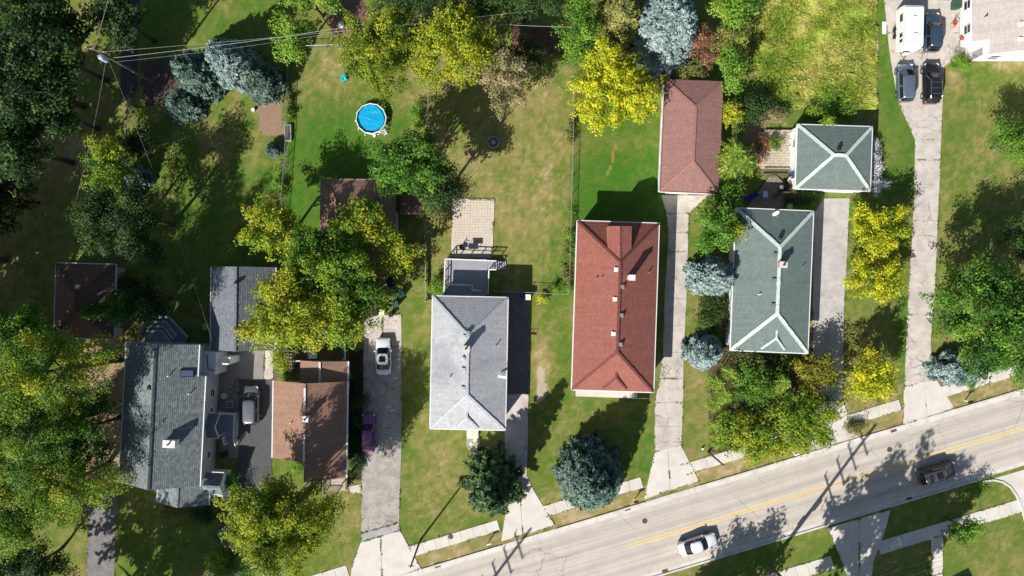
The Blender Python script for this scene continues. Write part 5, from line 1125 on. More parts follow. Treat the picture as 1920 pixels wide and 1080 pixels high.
# -- trees outside the frame whose shade reaches into it
decid('large tree standing below the bottom edge, shading the far drive', 1608, 1318, 135, 118, 20, GR_, 280, leaf=.3, hc=.65, dens=1.7)
decid('smaller tree below the bottom edge shading the verge', 1345, 1230, 75, 60, 12, GR_, 281, leaf=.22)
conifer('conifer below the bottom edge whose pointed shadow reaches the street', 1270, 1238, 60, 60, 14, PN_, 283, name='conifer_tree', power=.9, dens=.4, leaf=.32)
for i, (u, v, ru, h, lb) in enumerate([(65, 1268, 125, 18, 'tall tree below the bottom left corner'), (200, 1262, 105, 17, 'second tall tree below the bottom left edge'), (-120, 640, 110, 19, 'tall tree left of the frame beside the dark garage'), (-130, 480, 100, 18, 'tall tree left of the frame beside the tan lawn'), (-125, 805, 115, 20, 'tall tree left of the frame at the lower left'), (-130, 320, 90, 17, 'tall tree left of the frame at the upper left'), (-245, 675, 110, 18, 'farther tree left of the frame beside the dark garage'), (-240, 820, 110, 18, 'farther tree left of the frame at the lower left'), (-250, 540, 110, 18, 'farther tree left of the frame beside the tan lawn')]):
    decid(lb, u, v, ru, ru * .9, h, DK_, 284 + i, leaf=.3)
# -- tall unmown meadow
rs = np.random.RandomState(9)
mp_ = [(1425, -40), (1640, -40), (1642, 205), (1490, 205), (1462, 190), (1405, 130)]
N = 95000
uu = rs.uniform(1395, 1645, N); vv = rs.uniform(-40, 212, N); ok = inpoly(uu, vv, mp_); uu, vv = uu[ok], vv[ok]
X = (uu - 960) / PXM; Y = (540 - vv) / PXM
den_ = fbm(X, Y, .8, 55, 3); ok = den_ + rs.normal(0, .1, len(X)) > .38; X, Y, den_ = X[ok], Y[ok], den_[ok]; N = len(X)
ang = fbm(X, Y, .35, 66, 2) * 9; hh = (.18 + .75 * np.clip(den_ - .35, 0, .4) * 1.6) * rs.uniform(.6, 1.2, N)
tg = np.stack([np.cos(ang), np.sin(ang), .5 + rs.rand(N) * .5], -1); pos = np.stack([X, Y, hh * .55], -1)
ct = np.clip(fbm(X, Y, .3, 77, 3) * 1.5 - .25 + rs.normal(0, .14, N), 0, 1)
cl = pal_mix([C(104, 146, 46), C(156, 174, 66), C(196, 194, 98), C(218, 202, 142)], ct) * rs.uniform(.75, 1.2, (N, 1))
nr = np.stack([-np.cos(ang) * .4, -np.sin(ang) * .4, np.ones(N)], -1) + rs.normal(0, .35, (N, 3))
o = link('meadow_grass', leafmesh('meadow_grass', pos, nr, .14 + hh * .25, .3, cl, LEAF, tg, rs)); tag(o, 'tall unmown yellow-green grass of the meadow lot', 'grass', kind='stuff')

# -- grass creeping over the edges of drives and pavements
rs = np.random.RandomState(21); pp_, aa_ = [], []
for p, q in EDGES:
    L_ = (q - p).length
    if abs(p.x) > 70 or abs(p.y) > 42: continue
    k = int(L_ * 14); t = rs.rand(k); keep = vnoise(p.x + (q.x - p.x) * t, p.y + (q.y - p.y) * t, .9, 12) > .55
    t = t[keep]; o_ = rs.normal(0, .055, (len(t), 2)); pp_.append(np.stack([p.x + (q.x - p.x) * t + o_[:, 0], p.y + (q.y - p.y) * t + o_[:, 1], rs.uniform(.03, .09, len(t))], -1))
pos = np.concatenate(pp_); N = len(pos)
cl = pal_mix([C(78, 110, 44), C(116, 128, 60), C(158, 146, 94)], np.clip(rs.normal(.5, .25, N), 0, 1)) * rs.uniform(.8, 1.15, (N, 1))
o = link('edge_grass', leafmesh('edge_grass', pos, np.array([0, 0, 1.]) + rs.normal(0, .5, (N, 3)), rs.uniform(.05, .13, N), .5, cl, LEAF, None, rs)); tag(o, 'ragged grass creeping over the edges of drives and pavements', 'grass', kind='stuff')

# -- fallen leaves under the yellow trees
rs = np.random.RandomState(33); pp_, cc_ = [], []
for u, v, r_, k in ((700, 610, 45, 260), (560, 960, 110, 500), (1150, 200, 95, 420), (1645, 480, 70, 420), (1632, 715, 60, 260), (1440, 790, 80, 300), (640, 560, 130, 400), (860, 150, 100, 420), (720, 150, 80, 260), (120, 800, 140, 400), (715, 720, 50, 200), (230, 960, 60, 160)):
    t = rs.rand(k) * 6.283; q = np.sqrt(rs.rand(k)) * r_; x = (u + q * np.cos(t) - 960) / PXM; y = (540 - v - q * np.sin(t)) / PXM; pp_.append(np.stack([x, y, np.full(k, .05)], -1))
pos = np.concatenate(pp_); N = len(pos)
cl = pal_mix([C(120, 84, 44), C(170, 140, 50), C(206, 186, 70)], rs.rand(N))
o = link('fallen_leaves', leafmesh('fallen_leaves', pos, np.array([0, 0, 1.]) + rs.normal(0, .3, (N, 3)), rs.uniform(.04, .085, N), .7, cl, LEAF, None, rs)); tag(o, 'scattered fallen leaves under the yellowing trees', 'leaves', kind='stuff')
# ------------------------------------------------------------------ vehicles
LAMPW = glass('headlamp', (.6, .62, .64), .1); LAMPR = glass('tail_lamp', (.35, .02, .02), .15); HUB = M('alloy', (.45, .46, .48), .3, .08, metal=.7)
def car(name, label, u, v, hd, Lc, W, H, pm, kind='sedan', cat='car', rails=False, sunroof=False, bars=False):
    c = P(u, v, .7); T = thing(name, label, cat, (c.x, c.y, .02), R(hd - 90))
    w_ = W / 2
    if kind == 'sedan':
        stn = [(-.5, .70, .60), (-.492, .80, .74), (-.47, .90, .90), (-.42, .96, .97), (-.3, 1, .98), (-.1, 1, .95), (.12, 1, .93), (.22, .995, .92), (.32, .98, .86), (.41, .94, .79), (.46, .87, .71), (.488, .76, .62), (.5, .64, .52)]
        cb, cy = .92, (-.37, -.19, .06, .23)
    else:
        stn = [(-.5, .78, .62), (-.495, .88, .85), (-.485, .93, 1.0), (-.45, .97, 1.06), (-.3, 1, 1.06), (0, 1, 1.03), (.18, 1, 1.02), (.27, .99, 1.0), (.36, .97, .95), (.43, .93, .86), (.475, .85, .74), (.492, .74, .62), (.5, .64, .5)]
        cb, cy = 1.0, (-.49, -.42, .06, .24) if kind != 'van' else (-.49, -.44, .12, .32)
    b = B(); rings = []
    for f, wf, zt in stn:
        y = f * Lc; x = w_ * wf; zb = .2 + .1 * max(0, abs(f) - .4) * 6
        half = [(0, zb), (.86 * x, zb), (.97 * x, zb + .12), (x, .5 * (zb + zt)), (.985 * x, zt - .14), (.93 * x, zt - .04), (.8 * x, zt), (.4 * x, zt + .03), (0, zt + .035)]
        rings.append([Vector((-px_, y, pz)) for px_, pz in half[:0:-1]] + [Vector((px_, y, pz)) for px_, pz in half[1:]] if False else [Vector((px_, y, pz)) for px_, pz in half] + [Vector((-px_, y, pz)) for px_, pz in half[-2:0:-1]])
    n = len(rings[0])
    for r_ in rings: b.v += [tuple(p) for p in r_]
    for i in range(len(rings) - 1):
        for k in range(n): b.f.append((i * n + k, i * n + (k + 1) % n, (i + 1) * n + (k + 1) % n, (i + 1) * n + k)); b.m.append(0); b.uv.append([(0, 0)] * 4)
    b.f.append(tuple(range(n))[::-1]); b.m.append(0); b.uv.append([(0, 0)] * n); b.f.append(tuple((len(rings) - 1) * n + k for k in range(n))); b.m.append(0); b.uv.append([(0, 0)] * n)
    part('body', b, pm, T, smooth=True)
    # cabin
    yr0, yr1, yf1, yf0 = [q * Lc for q in cy]; zb = cb - .03; zr = H - .03; wb = w_ * .9; wt = w_ * (.7 if kind == 'sedan' else .76)
    ym = (yf1 + yr1) / 2
    def ring(wd, yr, yf, z, bow):
        hs = [(0, yr - bow), (.6 * wd, yr - bow * .7), (.92 * wd, yr + .06), (wd, yr + .3), (wd * 1.01, (yr + yf) / 2), (wd, yf - .3), (.9 * wd, yf - .04), (.55 * wd, yf + bow * .7), (0, yf + bow)]
        return [Vector((x, y, z)) for x, y in hs] + [Vector((-x, y, z)) for x, y in hs[-2:0:-1]]
    r0 = ring(wb, yr0, yf0, zb, .1); r1 = ring(wt, yr1, yf1, zr, .06); r2 = ring(wt * .75, yr1 + .2, yf1 - .2, zr + .035, .03)
    b = B(); nn_ = len(r0)
    b.v = [tuple(p) for p in r0 + r1 + r2] + [(0, ym, zr + .045)]
    for k in range(nn_):
        j = (k + 1) % nn_
        for q in ((k, j, nn_ + j, nn_ + k), (nn_ + k, nn_ + j, 2 * nn_ + j, 2 * nn_ + k)): b.f.append(q); b.m.append(0); b.uv.append([(0, 0)] * 4)
        b.f.append((2 * nn_ + k, 2 * nn_ + j, 3 * nn_)); b.m.append(0); b.uv.append([(0, 0)] * 3)
    part('roof', b, pm, T, smooth=True)
    def pane(name, ks, lo=.06, hi=.94, ins=0):
        g_ = B(); pts0 = [r0[k % nn_].lerp(r1[k % nn_], lo) for k in ks]; pts1 = [r0[k % nn_].lerp(r1[k % nn_], hi) for k in ks]
        nrm = (pts0[-1] - pts0[0]).cross(pts1[0] - pts0[0]).normalized(); cen = (pts0[0] + pts1[-1]) / 2
        if nrm.dot(cen - Vector((0, ym, zb))) < 0: nrm = -nrm
        for q in (pts0, pts1):
            for k in range(len(q)): q[k] = q[k] + nrm * .015
        if ins:
            for q in (pts0, pts1): a_, e_ = q[0].copy(), q[-1].copy(); q[0] = a_.lerp(e_, ins); q[-1] = e_.lerp(a_, ins)
        for k in range(len(ks) - 1): g_.poly([pts0[k], pts0[k + 1], pts1[k + 1], pts1[k]])
        part(name, g_, CARGL, T, smooth=True)
    pane('windscreen', [6, 7, 8, 9, 10]); pane('rear_window', [14, 15, 0, 1, 2])
    pane('side_window', [2, 3, 4], .12, .9, .05); pane('side_window', [4, 5, 6], .12, .9, .05); pane('side_window', [10, 11, 12], .12, .9, .05); pane('side_window', [12, 13, 14], .12, .9, .05)
    wy = (-.3 * Lc, .31 * Lc); rw = .33 if kind == 'sedan' else .36
    for y in wy:
        for sx in (-1, 1):
            x = sx * (w_ - .1)
            b = B(); b.tube([(x - .11, y, rw), (x + .11, y, rw)], rw, 20); o = part('wheel', b, RUBBER, T)
            xo = x + sx * .115; b = B(); b.tube([(xo - .02 * sx, y, rw), (xo, y, rw)], rw * .66, 16); part('rim', b, HUB, o)
            b = B()
            for k in range(10):
                t0, t1 = math.pi * k / 10, math.pi * (k + 1) / 10; xx = sx * (w_ + .006)
                b.poly([(xx, y + math.cos(t0) * rw * 1.02, rw + math.sin(t0) * rw * 1.02), (xx, y + math.cos(t1) * rw * 1.02, rw + math.sin(t1) * rw * 1.02), (xx, y + math.cos(t1) * (rw + .06), rw + math.sin(t1) * (rw + .06)), (xx, y + math.cos(t0) * (rw + .06), rw + math.sin(t0) * (rw + .06))])
            part('wheel_arch', b, BLACK, T)
    zl = .62 if kind == 'sedan' else .74
    for sx in (-1, 1):
        b = B(); b.tube([(sx * w_ * .62, .484 * Lc, zl), (sx * w_ * .78, .462 * Lc, zl + .04), (sx * w_ * .88, .43 * Lc, zl + .08)], [.05, .085, .05], 8); part('headlight', b, LAMPW, T, smooth=True)
        b = B(); b.tube([(sx * w_ * .6, -.492 * Lc, zl + .15), (sx * w_ * .82, -.486 * Lc, zl + .15), (sx * w_ * .93, -.455 * Lc, zl + .17)], [.05, .075, .045], 8); part('tail_light', b, LAMPR, T, smooth=True)
        b = B(); b.obox((sx * (w_ + .1), yf0 - .38, cb + .06), .2, .13, .14); part('mirror', b, pm, T, bevel=.03)
    b = B(); b.box(-w_ * .5, w_ * .5, .489 * Lc, .502 * Lc, .36, .56); part('grille', b, BLACK, T)
    if sunroof: b = B(); b.obox((0, yf1 - .55, zr + .04), wt * 1.2, .75, .03); part('sunroof', b, CARGL, T, bevel=.01)
    if rails or bars:
        for sx in (-1, 1): b = B(); b.tube([(sx * wt * .9, yr1 + .15, zr), (sx * wt * .9, yr1 + .3, zr + .08), (sx * wt * .9, yf1 - .3, zr + .08), (sx * wt * .9, yf1 - .15, zr)], .022, 6); part('roof_rail', b, CHROME if bars else BLACK, T)
    if bars:
        for y in (yr1 + .55, ym, yf1 - .5): b = B(); b.beam((-wt * .9, y, zr + .09), (wt * .9, y, zr + .09), .06, .03); part('roof_bar', b, CHROME, T)
    return T
car('car', 'white car with a dark sunroof parked on the patched driveway', 719, 668, 91, 4.65, 1.87, 1.47, paint('car_white', (.72, .73, .75)), sunroof=True)
car('car', 'purple sedan parked in the shade of the brown-roofed house', 690.5, 811, 90, 4.8, 1.78, 1.42, paint('car_purple', (.25, .06, .21), .25))
car('minivan', 'silver minivan on the dark asphalt drive', 471.5, 759, 90, 4.8, 1.92, 1.72, paint('car_silver_shaded', (.19, .2, .23), .5), 'van', 'minivan')  # silver paint darkened: shade of the house put into the colour
car('car', 'white sedan driving along the street', 1308.5, 1021, 17, 4.9, 1.85, 1.46, paint('car_white_street', (.74, .76, .79)))
car('crossover', 'dark grey crossover driving along the street at right', 1758, 887, 16, 4.8, 1.88, 1.66, paint('car_dark_grey', (.1, .095, .11), .4), 'suv', 'crossover', rails=True, sunroof=True)
car('minivan', 'blue-grey minivan parked on the left of the long driveway', 1697, 155, 91, 4.75, 1.95, 1.7, paint('car_blue_grey', (.16, .2, .27), .45), 'van', 'minivan')
car('suv', 'black sport utility with chrome roof bars on the long driveway', 1746, 156, 90, 5.1, 1.98, 1.82, paint('car_black', (.012, .012, .014)), 'suv', 'suv', bars=True)
car('suv', 'dark blue sport utility parked beside the white camper', 1747, 60, 90, 4.9, 1.92, 1.85, paint('car_blue', (.045, .085, .13), .35), 'suv', 'suv', rails=True)
# camper trailer
c = P(1703, 55, 1.3); T = thing('camper_trailer', 'white box camper trailer with a pale ribbed roof', 'camper', (c.x, c.y, .02), R(-1)); b = B()
prof = [(-2.55, .55), (-2.6, 1.6), (-2.45, 2.5), (-2.2, 2.62), (2.2, 2.62), (2.5, 2.45), (2.62, 1.5), (2.5, .55)]
for i in range(len(prof)):
    (y0, z0), (y1, z1) = prof[i], prof[(i + 1) % len(prof)]; b.poly([(-1.12, y0, z0), (-1.12, y1, z1), (1.12, y1, z1), (1.12, y0, z0)])
b.poly([(-1.12, y, z) for y, z in prof][::-1]); b.poly([(1.12, y, z) for y, z in prof]); part('body', b, M('camper_white', (.76, .76, .75), .45, .05), T)
for k in range(5): b = B(); y = -2.0 + k * 1.0; b.box(-1.13, 1.13, y - .02, y + .02, 2.6, 2.64); part('roof_seam', b, GREYCAP, T)
for x, y in ((0, .9), (.1, -1.2)): b = B(); b.box(x - .22, x + .22, y - .22, y + .22, 2.62, 2.78); part('roof_hatch', b, WHITE, T, bevel=.03)
for y, l_ in ((1.2, .9), (-.9, .5), (-1.6, .35)): b = B(); b.box(-1.145, -1.11, y - l_ / 2, y + l_ / 2, 1.45, 2.05); part('window', b, GLASS, T)
for sx in (-1, 1):
    for y in (-.55, .25): b = B(); b.tube([(sx * 1.15 - .1, y, .34), (sx * 1.15 + .1, y, .34)], .33, 18); part('wheel', b, RUBBER, T)
b = B(); b.tube([(-.6, -2.5, .5), (0, -3.5, .5), (.6, -2.5, .5)], .05, 6); b.cyl((0, -3.45, .1), .04, .6, 8); part('tow_hitch', b, BLACKM, T)
for x in (-.16, .16): b = B(); b.cyl((x, -2.85, .5), .14, .45, 12); part('gas_bottle', b, WHITE, T)
b = B(); b.box(1.13, 1.16, -1.6, -.9, .6, 2.4); part('door', b, WHITE, T)
b = B(); b.box(-.35, .35, -2.64, -2.58, .75, 1.0); part('plate', b, BLACKM, T)
# ------------------------------------------------------------------ poles and wires
def wires(lst):
    for lb, p, q, sag, r_, mt in lst:
        b = B(); p = Vector(p); q = Vector(q); n = 14
        b.tube([p.lerp(q, k / n) - Vector((0, 0, sag * 4 * (k / n) * (1 - k / n))) for k in range(n + 1)], r_, 5); tag(part('overhead_wire', b, mt), lb, 'wire', 'overhead wires')
WIRE = M('wire', (.4, .4, .4), .5, .1); WIRED = M('dark_wire', (.12, .12, .13), .5, .1); PORC = M('porcelain', (.5, .5, .52), .3)
base = P(291, 157); hp = 13.0
UP = thing('utility_pole', 'wooden utility pole carrying a pale blue transformer at the top left', 'utility pole', tuple(base), 0)
b = B(); b.tube([(0, 0, -.3), (0, 0, hp)], [.19, .12], 10); part('post', b, POLE, UP)
b = B(); b.beam((-1.2, .25, hp - .5), (1.2, -.35, hp - .5), .1, .12); part('crossarm', b, POLE, UP)
b = B(); b.beam((-.5, -.9, hp - 2.2), (.5, .9, hp - 2.2), .1, .12); part('crossarm', b, POLE, UP)
for x in (-1.0, -.4, .9): b = B(); b.cyl((x, -.05 - x * .25, hp - .44), .06, .25, 8); part('insulator', b, PORC, UP)
b = B(); b.tube([(.1, -.55, hp - 2.3), (.1, -.55, hp - 2.2), (.1, -.55, hp - 1.15), (.1, -.55, hp - 1.0)], [.24, .3, .3, .2], 16); part('transformer', b, M('pale_blue_can', (.42, .56, .66), .4), UP, smooth=False)
for x in (0, .22): b = B(); b.cyl((x, -.55, hp - 1.0), .05, .22, 8); part('bushing', b, PORC, UP)
def up(x, y, z): return base + Vector((x, y, z))
farR = P(1080, 40, 9)
wires([('thick pale service wire from the transformer pole to the right', up(.9, -.3, hp - 2.2), P(690, 44, 7.5), .5, .022, WIRE), ('second service wire just below the thick one', up(.9, -.5, hp - 2.9), P(700, 48, 7.0), .8, .01, WIRE), ('thin top wire from the transformer pole to the right', up(1, -.3, hp - .2), P(1000, 20, 8), .6, .012, WIRE),
       ('wire from the transformer pole to the top edge', up(0, .1, hp - .2), P(240, -190, 9.5), .5, .028, WIRE), ('wire beside it running to the top edge along the path', up(.6, .7, hp - 2.2), P(285, -180, 8.5), .5, .022, WIRED),
       ('service wire from the transformer pole to the slate garage', up(.2, -.6, hp - 2.6), P(398, 640, 4.6), 1.0, .008, WIRE), ('service wire from the transformer pole to the dark garage', up(-.2, -.6, hp - 2.6), P(106, 494, 3.4), .8, .008, WIRE), ('dark wire continuing from the dark garage down left', P(106, 494, 3.4), P(60, 620, 4.0), .2, .02, WIRED),
       ('thin wire across the top above the wire fence', P(880, 42, 6), P(1130, 52, 6), .3, .022, WIRE), ('thin vertical wire over the trees beside the pink garage', P(1380, -60, 7), P(1386, 395, 4.2), .7, .011, WIRED)])
PT = thing('wooden_post', 'short wooden post standing by the little yellow shrub', 'post', tuple(P(266, 204)), 0); b = B(); b.tube([(0, 0, -.2), (0, 0, 2.9)], .15, 8); part('post', b, POLE, PT); b = B(); b.obox((0, 0, 2.93), .38, .38, .08); part('cap', b, GALV, PT)
TG = RN * 1.0
def tall_pole(label, u, v):
    bs = P(u, v); T = thing('utility_pole', label, 'utility pole', tuple(bs), RA); H_ = 16.9
    b = B(); b.tube([(0, 0, -.3), (0, 0, H_)], [.26, .16], 12); part('post', b, POLE, T)
    for z in (9.3, 11.2, 13.0, 14.8):
        b = B(); b.beam((.12, -1.7, z), (.12, 1.7, z), .12, .14); part('crossarm', b, POLE, T); b = B(); b.tube([(.12, 1.6, z + .05), (.12, 1.75, z + .4)], .06, 7); b.tube([(.12, -1.6, z + .05), (.12, -1.6, z + .4)], .05, 7); b.tube([(.12, .8, z + .05), (.12, .8, z + .3)], .05, 7); part('insulator', b, PORC, T)
    b = B(); b.tube([(.35, .1, 6.6), (.35, .1, 7.7)], .28, 12); part('transformer', b, GALV, T); b = B(); b.tube([(-.3, 0, 5.0), (-.3, 0, 5.9)], .2, 10); part('cable_box', b, GALV, T)
    return bs
p1 = tall_pole('tall power pole with four crossarms on the far verge', 1443, 1060)
p0 = tall_pole('tall power pole below the bottom edge left of centre', 797, 1254)
p2 = p1 + (p1 - p0); L_ = []
for i, z in enumerate((9.7, 11.6, 13.4, 15.2)):
    for j, t in enumerate((-1.6, .8)):
        nm = ('lowest', 'second', 'third', 'highest')[i] + ' ' + ('near' if j else 'outer')
        o1 = p1 + RN * t + Vector((0, 0, z)); L_.append((nm + ' street power line running right from the tall pole', o1, p2 + RN * t + Vector((0, 0, z)), .7, .011, WIRED)); L_.append((nm + ' street power line running left from the tall pole', o1, p0 + RN * t + Vector((0, 0, z)), .7, .011, WIRED))
wires(L_)
for lb, u, v, h in (('short service pole on the verge left of the dark conifer', 788, 1013, 8.5), ('short service pole beside the thicket pavement', 1328, 848, 6.6)):
    T = thing('service_pole', lb, 'pole', tuple(P(u, v)), 0); b = B(); b.tube([(0, 0, -.2), (0, 0, h)], [.14, .09], 8); part('post', b, POLE, T); b = B(); b.beam((-.35, 0, h - .4), (.35, 0, h - .4), .08, .08); part('bracket', b, POLE, T); b = B(); b.cyl((.3, 0, h - .36), .04, .16, 6); part('insulator', b, PORC, T)
# ------------------------------------------------------------------ fences
def chain_fence(label, pts, h=1.2, step=2.6, mat=GALV, mesh=True):
    pts = [P(u, v) for u, v in pts]; T = thing('wire_fence', label, 'fence', tuple(pts[0]), 0); o_ = pts[0]; pts = [p - o_ for p in pts]
    for i in range(len(pts) - 1):
        p, q = pts[i], pts[i + 1]; k = max(1, round((q - p).length / step)); b = B(); b.tube([p + Vector((0, 0, h)), q + Vector((0, 0, h))], .03, 6); part('top_rail', b, mat, T)
        for j in range(k + (i == len(pts) - 2)): s = p.lerp(q, j / k); b = B(); b.cyl(s - Vector((0, 0, .1)), .04, h + .17, 8); part('post', b, mat, T)
        if mesh:
            b = B(); Lf = (q - p).length; d_ = (q - p) / Lf; k = int(Lf / .3)
            for j in range(k):
                for sg in (0, 1):
                    s = p + d_ * (j * .3 + .3 * 4 * 0); e = s + d_ * min(1.2, Lf - j * .3); z0, z1 = (.03, .03 + (h - .05) * min(1.2, Lf - j * .3) / 1.2) if sg == 0 else (h - .02, h - .02 - (h - .05) * min(1.2, Lf - j * .3) / 1.2)
                    b.beam(s + Vector((0, 0, z0)), e + Vector((0, 0, z1)), .012, .012)
            part('wire_mesh', b, mat, T)
chain_fence('long wire fence between the dry lawn and the lush lawn', [(1076, 150), (1073, 300), (1070, 400), (1066, 552)])
chain_fence('wire fence from the pale house to the long fence', [(925, 546), (990, 548), (1066, 552)])
chain_fence('wire fence along the left of the pool lawn', [(545, 92), (541, 260), (530, 400), (524, 470)], mat=M('green_grey_wire', (.2, .23, .2), .5))
chain_fence('dark wire fence at the left beside the path', [(256, 0), (250, 140), (243, 330), (238, 490)], mat=M('dark_wire_mesh', (.09, .09, .09), .5))
chain_fence('wire fence between the pool lawn and the fire pit lawn', [(804, 160), (803, 262), (800, 420), (798, 448)])
chain_fence('wire fence at the top right of the pool lawn', [(572, 92), (652, 89)])
# low pale timber edging fence by the deck bed
T = thing('edging_fence', 'pale timber edging fence around the bed left of the deck', 'fence', tuple(P(798, 455)), 0); L2 = FR[T.name][0]
for (u0, v0), (u1, v1) in (((798, 455), (798, 490)), ((798, 490.5), (798, 527)), ((798, 527.5), (798, 564)), ((798.5, 565), (812, 567))): b = B(); b.beam(P(u0, v0, .5), P(u1, v1, .5), .06, .5); part('board', b, WOODL, T, world=True)
for v in (455, 491, 528, 565): b = B(); p = P(798, v); b.box(p.x - .06, p.x + .06, p.y - .06, p.y + .06, 0, .85); part('post', b, WOODL, T, world=True)
# tall wooden rails right of the shed
T = thing('board_fence', 'pale board fence section beside the brown garage', 'fence', tuple(P(738, 415)), 0)
for k in range(9): b = B(); p = P(742.5, 398 + k * 4.6, 1.6); b.box(p.x - .03, p.x + .03, p.y - .13, p.y + .13, 0, 1.6); part('board', b, SIDG, T, world=True)
# ------------------------------------------------------------------ pool
c = P(697, 223.5, .4); PL = thing('swimming_pool', 'round above-ground pool with a bright blue bubble cover', 'pool', (c.x, c.y, 0), .1); n = 12; rp_ = 1.88; hp_ = .78
lnr = M('pool_liner', (.04, .16, .34), .5, .1); cv, nn2, ll, pp = newmat('pool_cover'); pp.inputs['Base Color'].default_value = (.01, .34, .6, 1); pp.inputs['Roughness'].default_value = .18
gp = nn2.new('ShaderNodeNewGeometry').outputs['Position']; bump(nn2, ll, pp, noise(nn2, ll, gp, 3.2, 5, .6), .9, .12)
wtr, nn2, ll, pp = newmat('pool_water'); pp.inputs['Base Color'].default_value = (.015, .2, .24, 1); pp.inputs['Roughness'].default_value = .08
ring_ = lambda r_, z, k: (r_ * math.cos(2 * math.pi * k / n), r_ * math.sin(2 * math.pi * k / n), z)
b = B()
for k in range(n): b.poly([ring_(rp_, 0, k), ring_(rp_, 0, k + 1), ring_(rp_, hp_, k + 1), ring_(rp_, hp_, k)])
part('wall', b, WHITE, PL); b = B()
for k in range(n): b.poly([ring_(rp_ - .04, 0, k + 1), ring_(rp_ - .04, 0, k), ring_(rp_ - .04, hp_, k), ring_(rp_ - .04, hp_, k + 1)])
part('liner', b, lnr, PL)
for k in range(n): b = B(); b.tube([ring_(rp_ - .02, hp_, k + .03), ring_(rp_ - .02, hp_, k + .97)], .06, 8); part('rim_tube', b, WHITE, PL)
for k in range(n): b = B(); b.tube([ring_(rp_ + .04, hp_, k), ring_(rp_ + .3, .0, k)], .04, 6); part('leg', b, WHITE, PL)
b = B(); b.poly([ring_(rp_ - .05, .5, k) for k in range(n)]); part('water', b, wtr, PL)
rs = np.random.RandomState(3); b = B(); nr_, na = 14, 48; vid = {}
for i in range(nr_ + 1):
    for k in range(na):
        t = 2 * math.pi * k / na; rr = 1.62 * i / nr_ * (1 - .03 * math.sin(3 * t)); x, y = rr * math.cos(t) - .08, rr * math.sin(t) + .05
        z = .52 + .13 * float(fbm(np.array([x * .6 + y]), np.array([y * 1.4 - x * .4]), 1.6, 88, 4)[0]) ; b.v.append((x, y, z))
for i in range(nr_):
    for k in range(na): b.f.append((i * na + k, (i + 1) * na + k, (i + 1) * na + (k + 1) % na, i * na + (k + 1) % na)); b.m.append(0); b.uv.append([(0, 0)] * 4)
part('bubble_cover', b, cv, PL, smooth=True)
T = thing('pool_pump', 'white pool pump and hoses at the foot of the round pool', 'pump', tuple(P(703, 255)), 0); b = B(); b.cyl((0, 0, 0), .18, .5, 12); b.cyl((0, 0, .5), .2, .06, 12); part('filter', b, WHITE, T); b = B(); b.tube([(0, .1, .3), (-.4, .2, .2), (-.7, .35, .35)], .05, 6); b.tube([(.1, .1, .2), (.5, .15, .2), (.7, .35, .4)], .05, 6); part('hose', b, WHITE, T)
T = thing('pool_ladder', 'white steps lying against the right foot of the round pool', 'ladder', tuple(P(721, 247)), .5); b = B()
for sx in (-.2, .2): b.tube([(sx, -.5, 0), (sx, .1, 1.0)], .03, 6)
part('side_rail', b, WHITE, T)
for k in range(3): b = B(); b.box(-.2, .2, -.42 + k * .18, -.3 + k * .18, .15 + .28 * k, .19 + .28 * k); part('tread', b, WHITE, T)
# ------------------------------------------------------------------ garden things
def chair(label, u, v, rz, mat, h0=0, name='garden_chair', group=None):
    T = thing(name, label, 'chair', tuple(P(u, v, h0)), rz, group); b = B(); b.box(-.27, .27, -.25, .25, .38, .43); part('seat', b, mat, T, bevel=.02); b = B(); b.obox((0, .29, .72), .54, .05, .62, 0, 0, -.2); part('backrest', b, mat, T, bevel=.02)
    for x in (-.25, .25):
        for y in (-.22, .24): b = B(); b.box(x - .03, x + .03, y - .03, y + .03, 0, .4); part('leg', b, mat, T)
        b = B(); b.box(x - .035 + .04 * (1 if x > 0 else -1), x + .035 + .04 * (1 if x > 0 else -1), -.25, .28, .6, .64); part('armrest', b, mat, T)
    return T
chair('turquoise plastic garden chair alone on the upper pool lawn', 646, 150, .5, M('turquoise_plastic', (.02, .5, .52), .4))
WP = M('white_plastic', (.76, .76, .76), .4, .04)
chair('upper white plastic chair on the plank deck', 1483, 254, -1.4, WP, .35, group='white chairs on the deck'); chair('middle white plastic chair on the plank deck', 1482, 267, -1.6, WP, .35, group='white chairs on the deck'); chair('lower white plastic chair on the plank deck', 1482, 279, -1.3, WP, .35, group='white chairs on the deck')
chair('red folding chair beside the top right house', 1787, 46, .8, M('red_fabric', (.5, .06, .03), .7))
T = thing('fire_pit', 'round stone fire pit on the dry lawn', 'fire pit', tuple(P(925, 267)), 0)
for k in range(16): b = B(); t = 2 * math.pi * k / 16; b.obox((.68 * math.cos(t), .68 * math.sin(t), .14), .2, .25, .28, t); part('stone', b, M('pit_stone', (.3, .29, .3), .9, .2) if k == 0 else bpy.data.materials['pit_stone'], T, bevel=.02)
b = B(); b.cyl((0, 0, 0), .58, .06, 20); part('ash_bed', b, MULCH, T)
for k in range(4): b = B(); t = k * .8; b.tube([(-.4 * math.cos(t), -.4 * math.sin(t), .12 + k * .04), (.4 * math.cos(t), .4 * math.sin(t), .12 + k * .04)], .045, 7); part('log', b, STONE, T)
T = thing('raised_bed', 'long narrow raised bed with pale frame by the pool lawn fence', 'planter', tuple(P(541, 250)), .02)
for q in ((-.42, -.36, -1.0, 1.0), (.36, .42, -1.0, 1.0), (-.36, .36, -1.0, -.94), (-.36, .36, .94, 1.0)): b = B(); b.box(q[0], q[1], q[2], q[3], 0, .4); part('board', b, STONE, T)
b = B(); b.box(-.36, .36, -.94, .94, 0, .28); part('soil', b, MULCH, T)
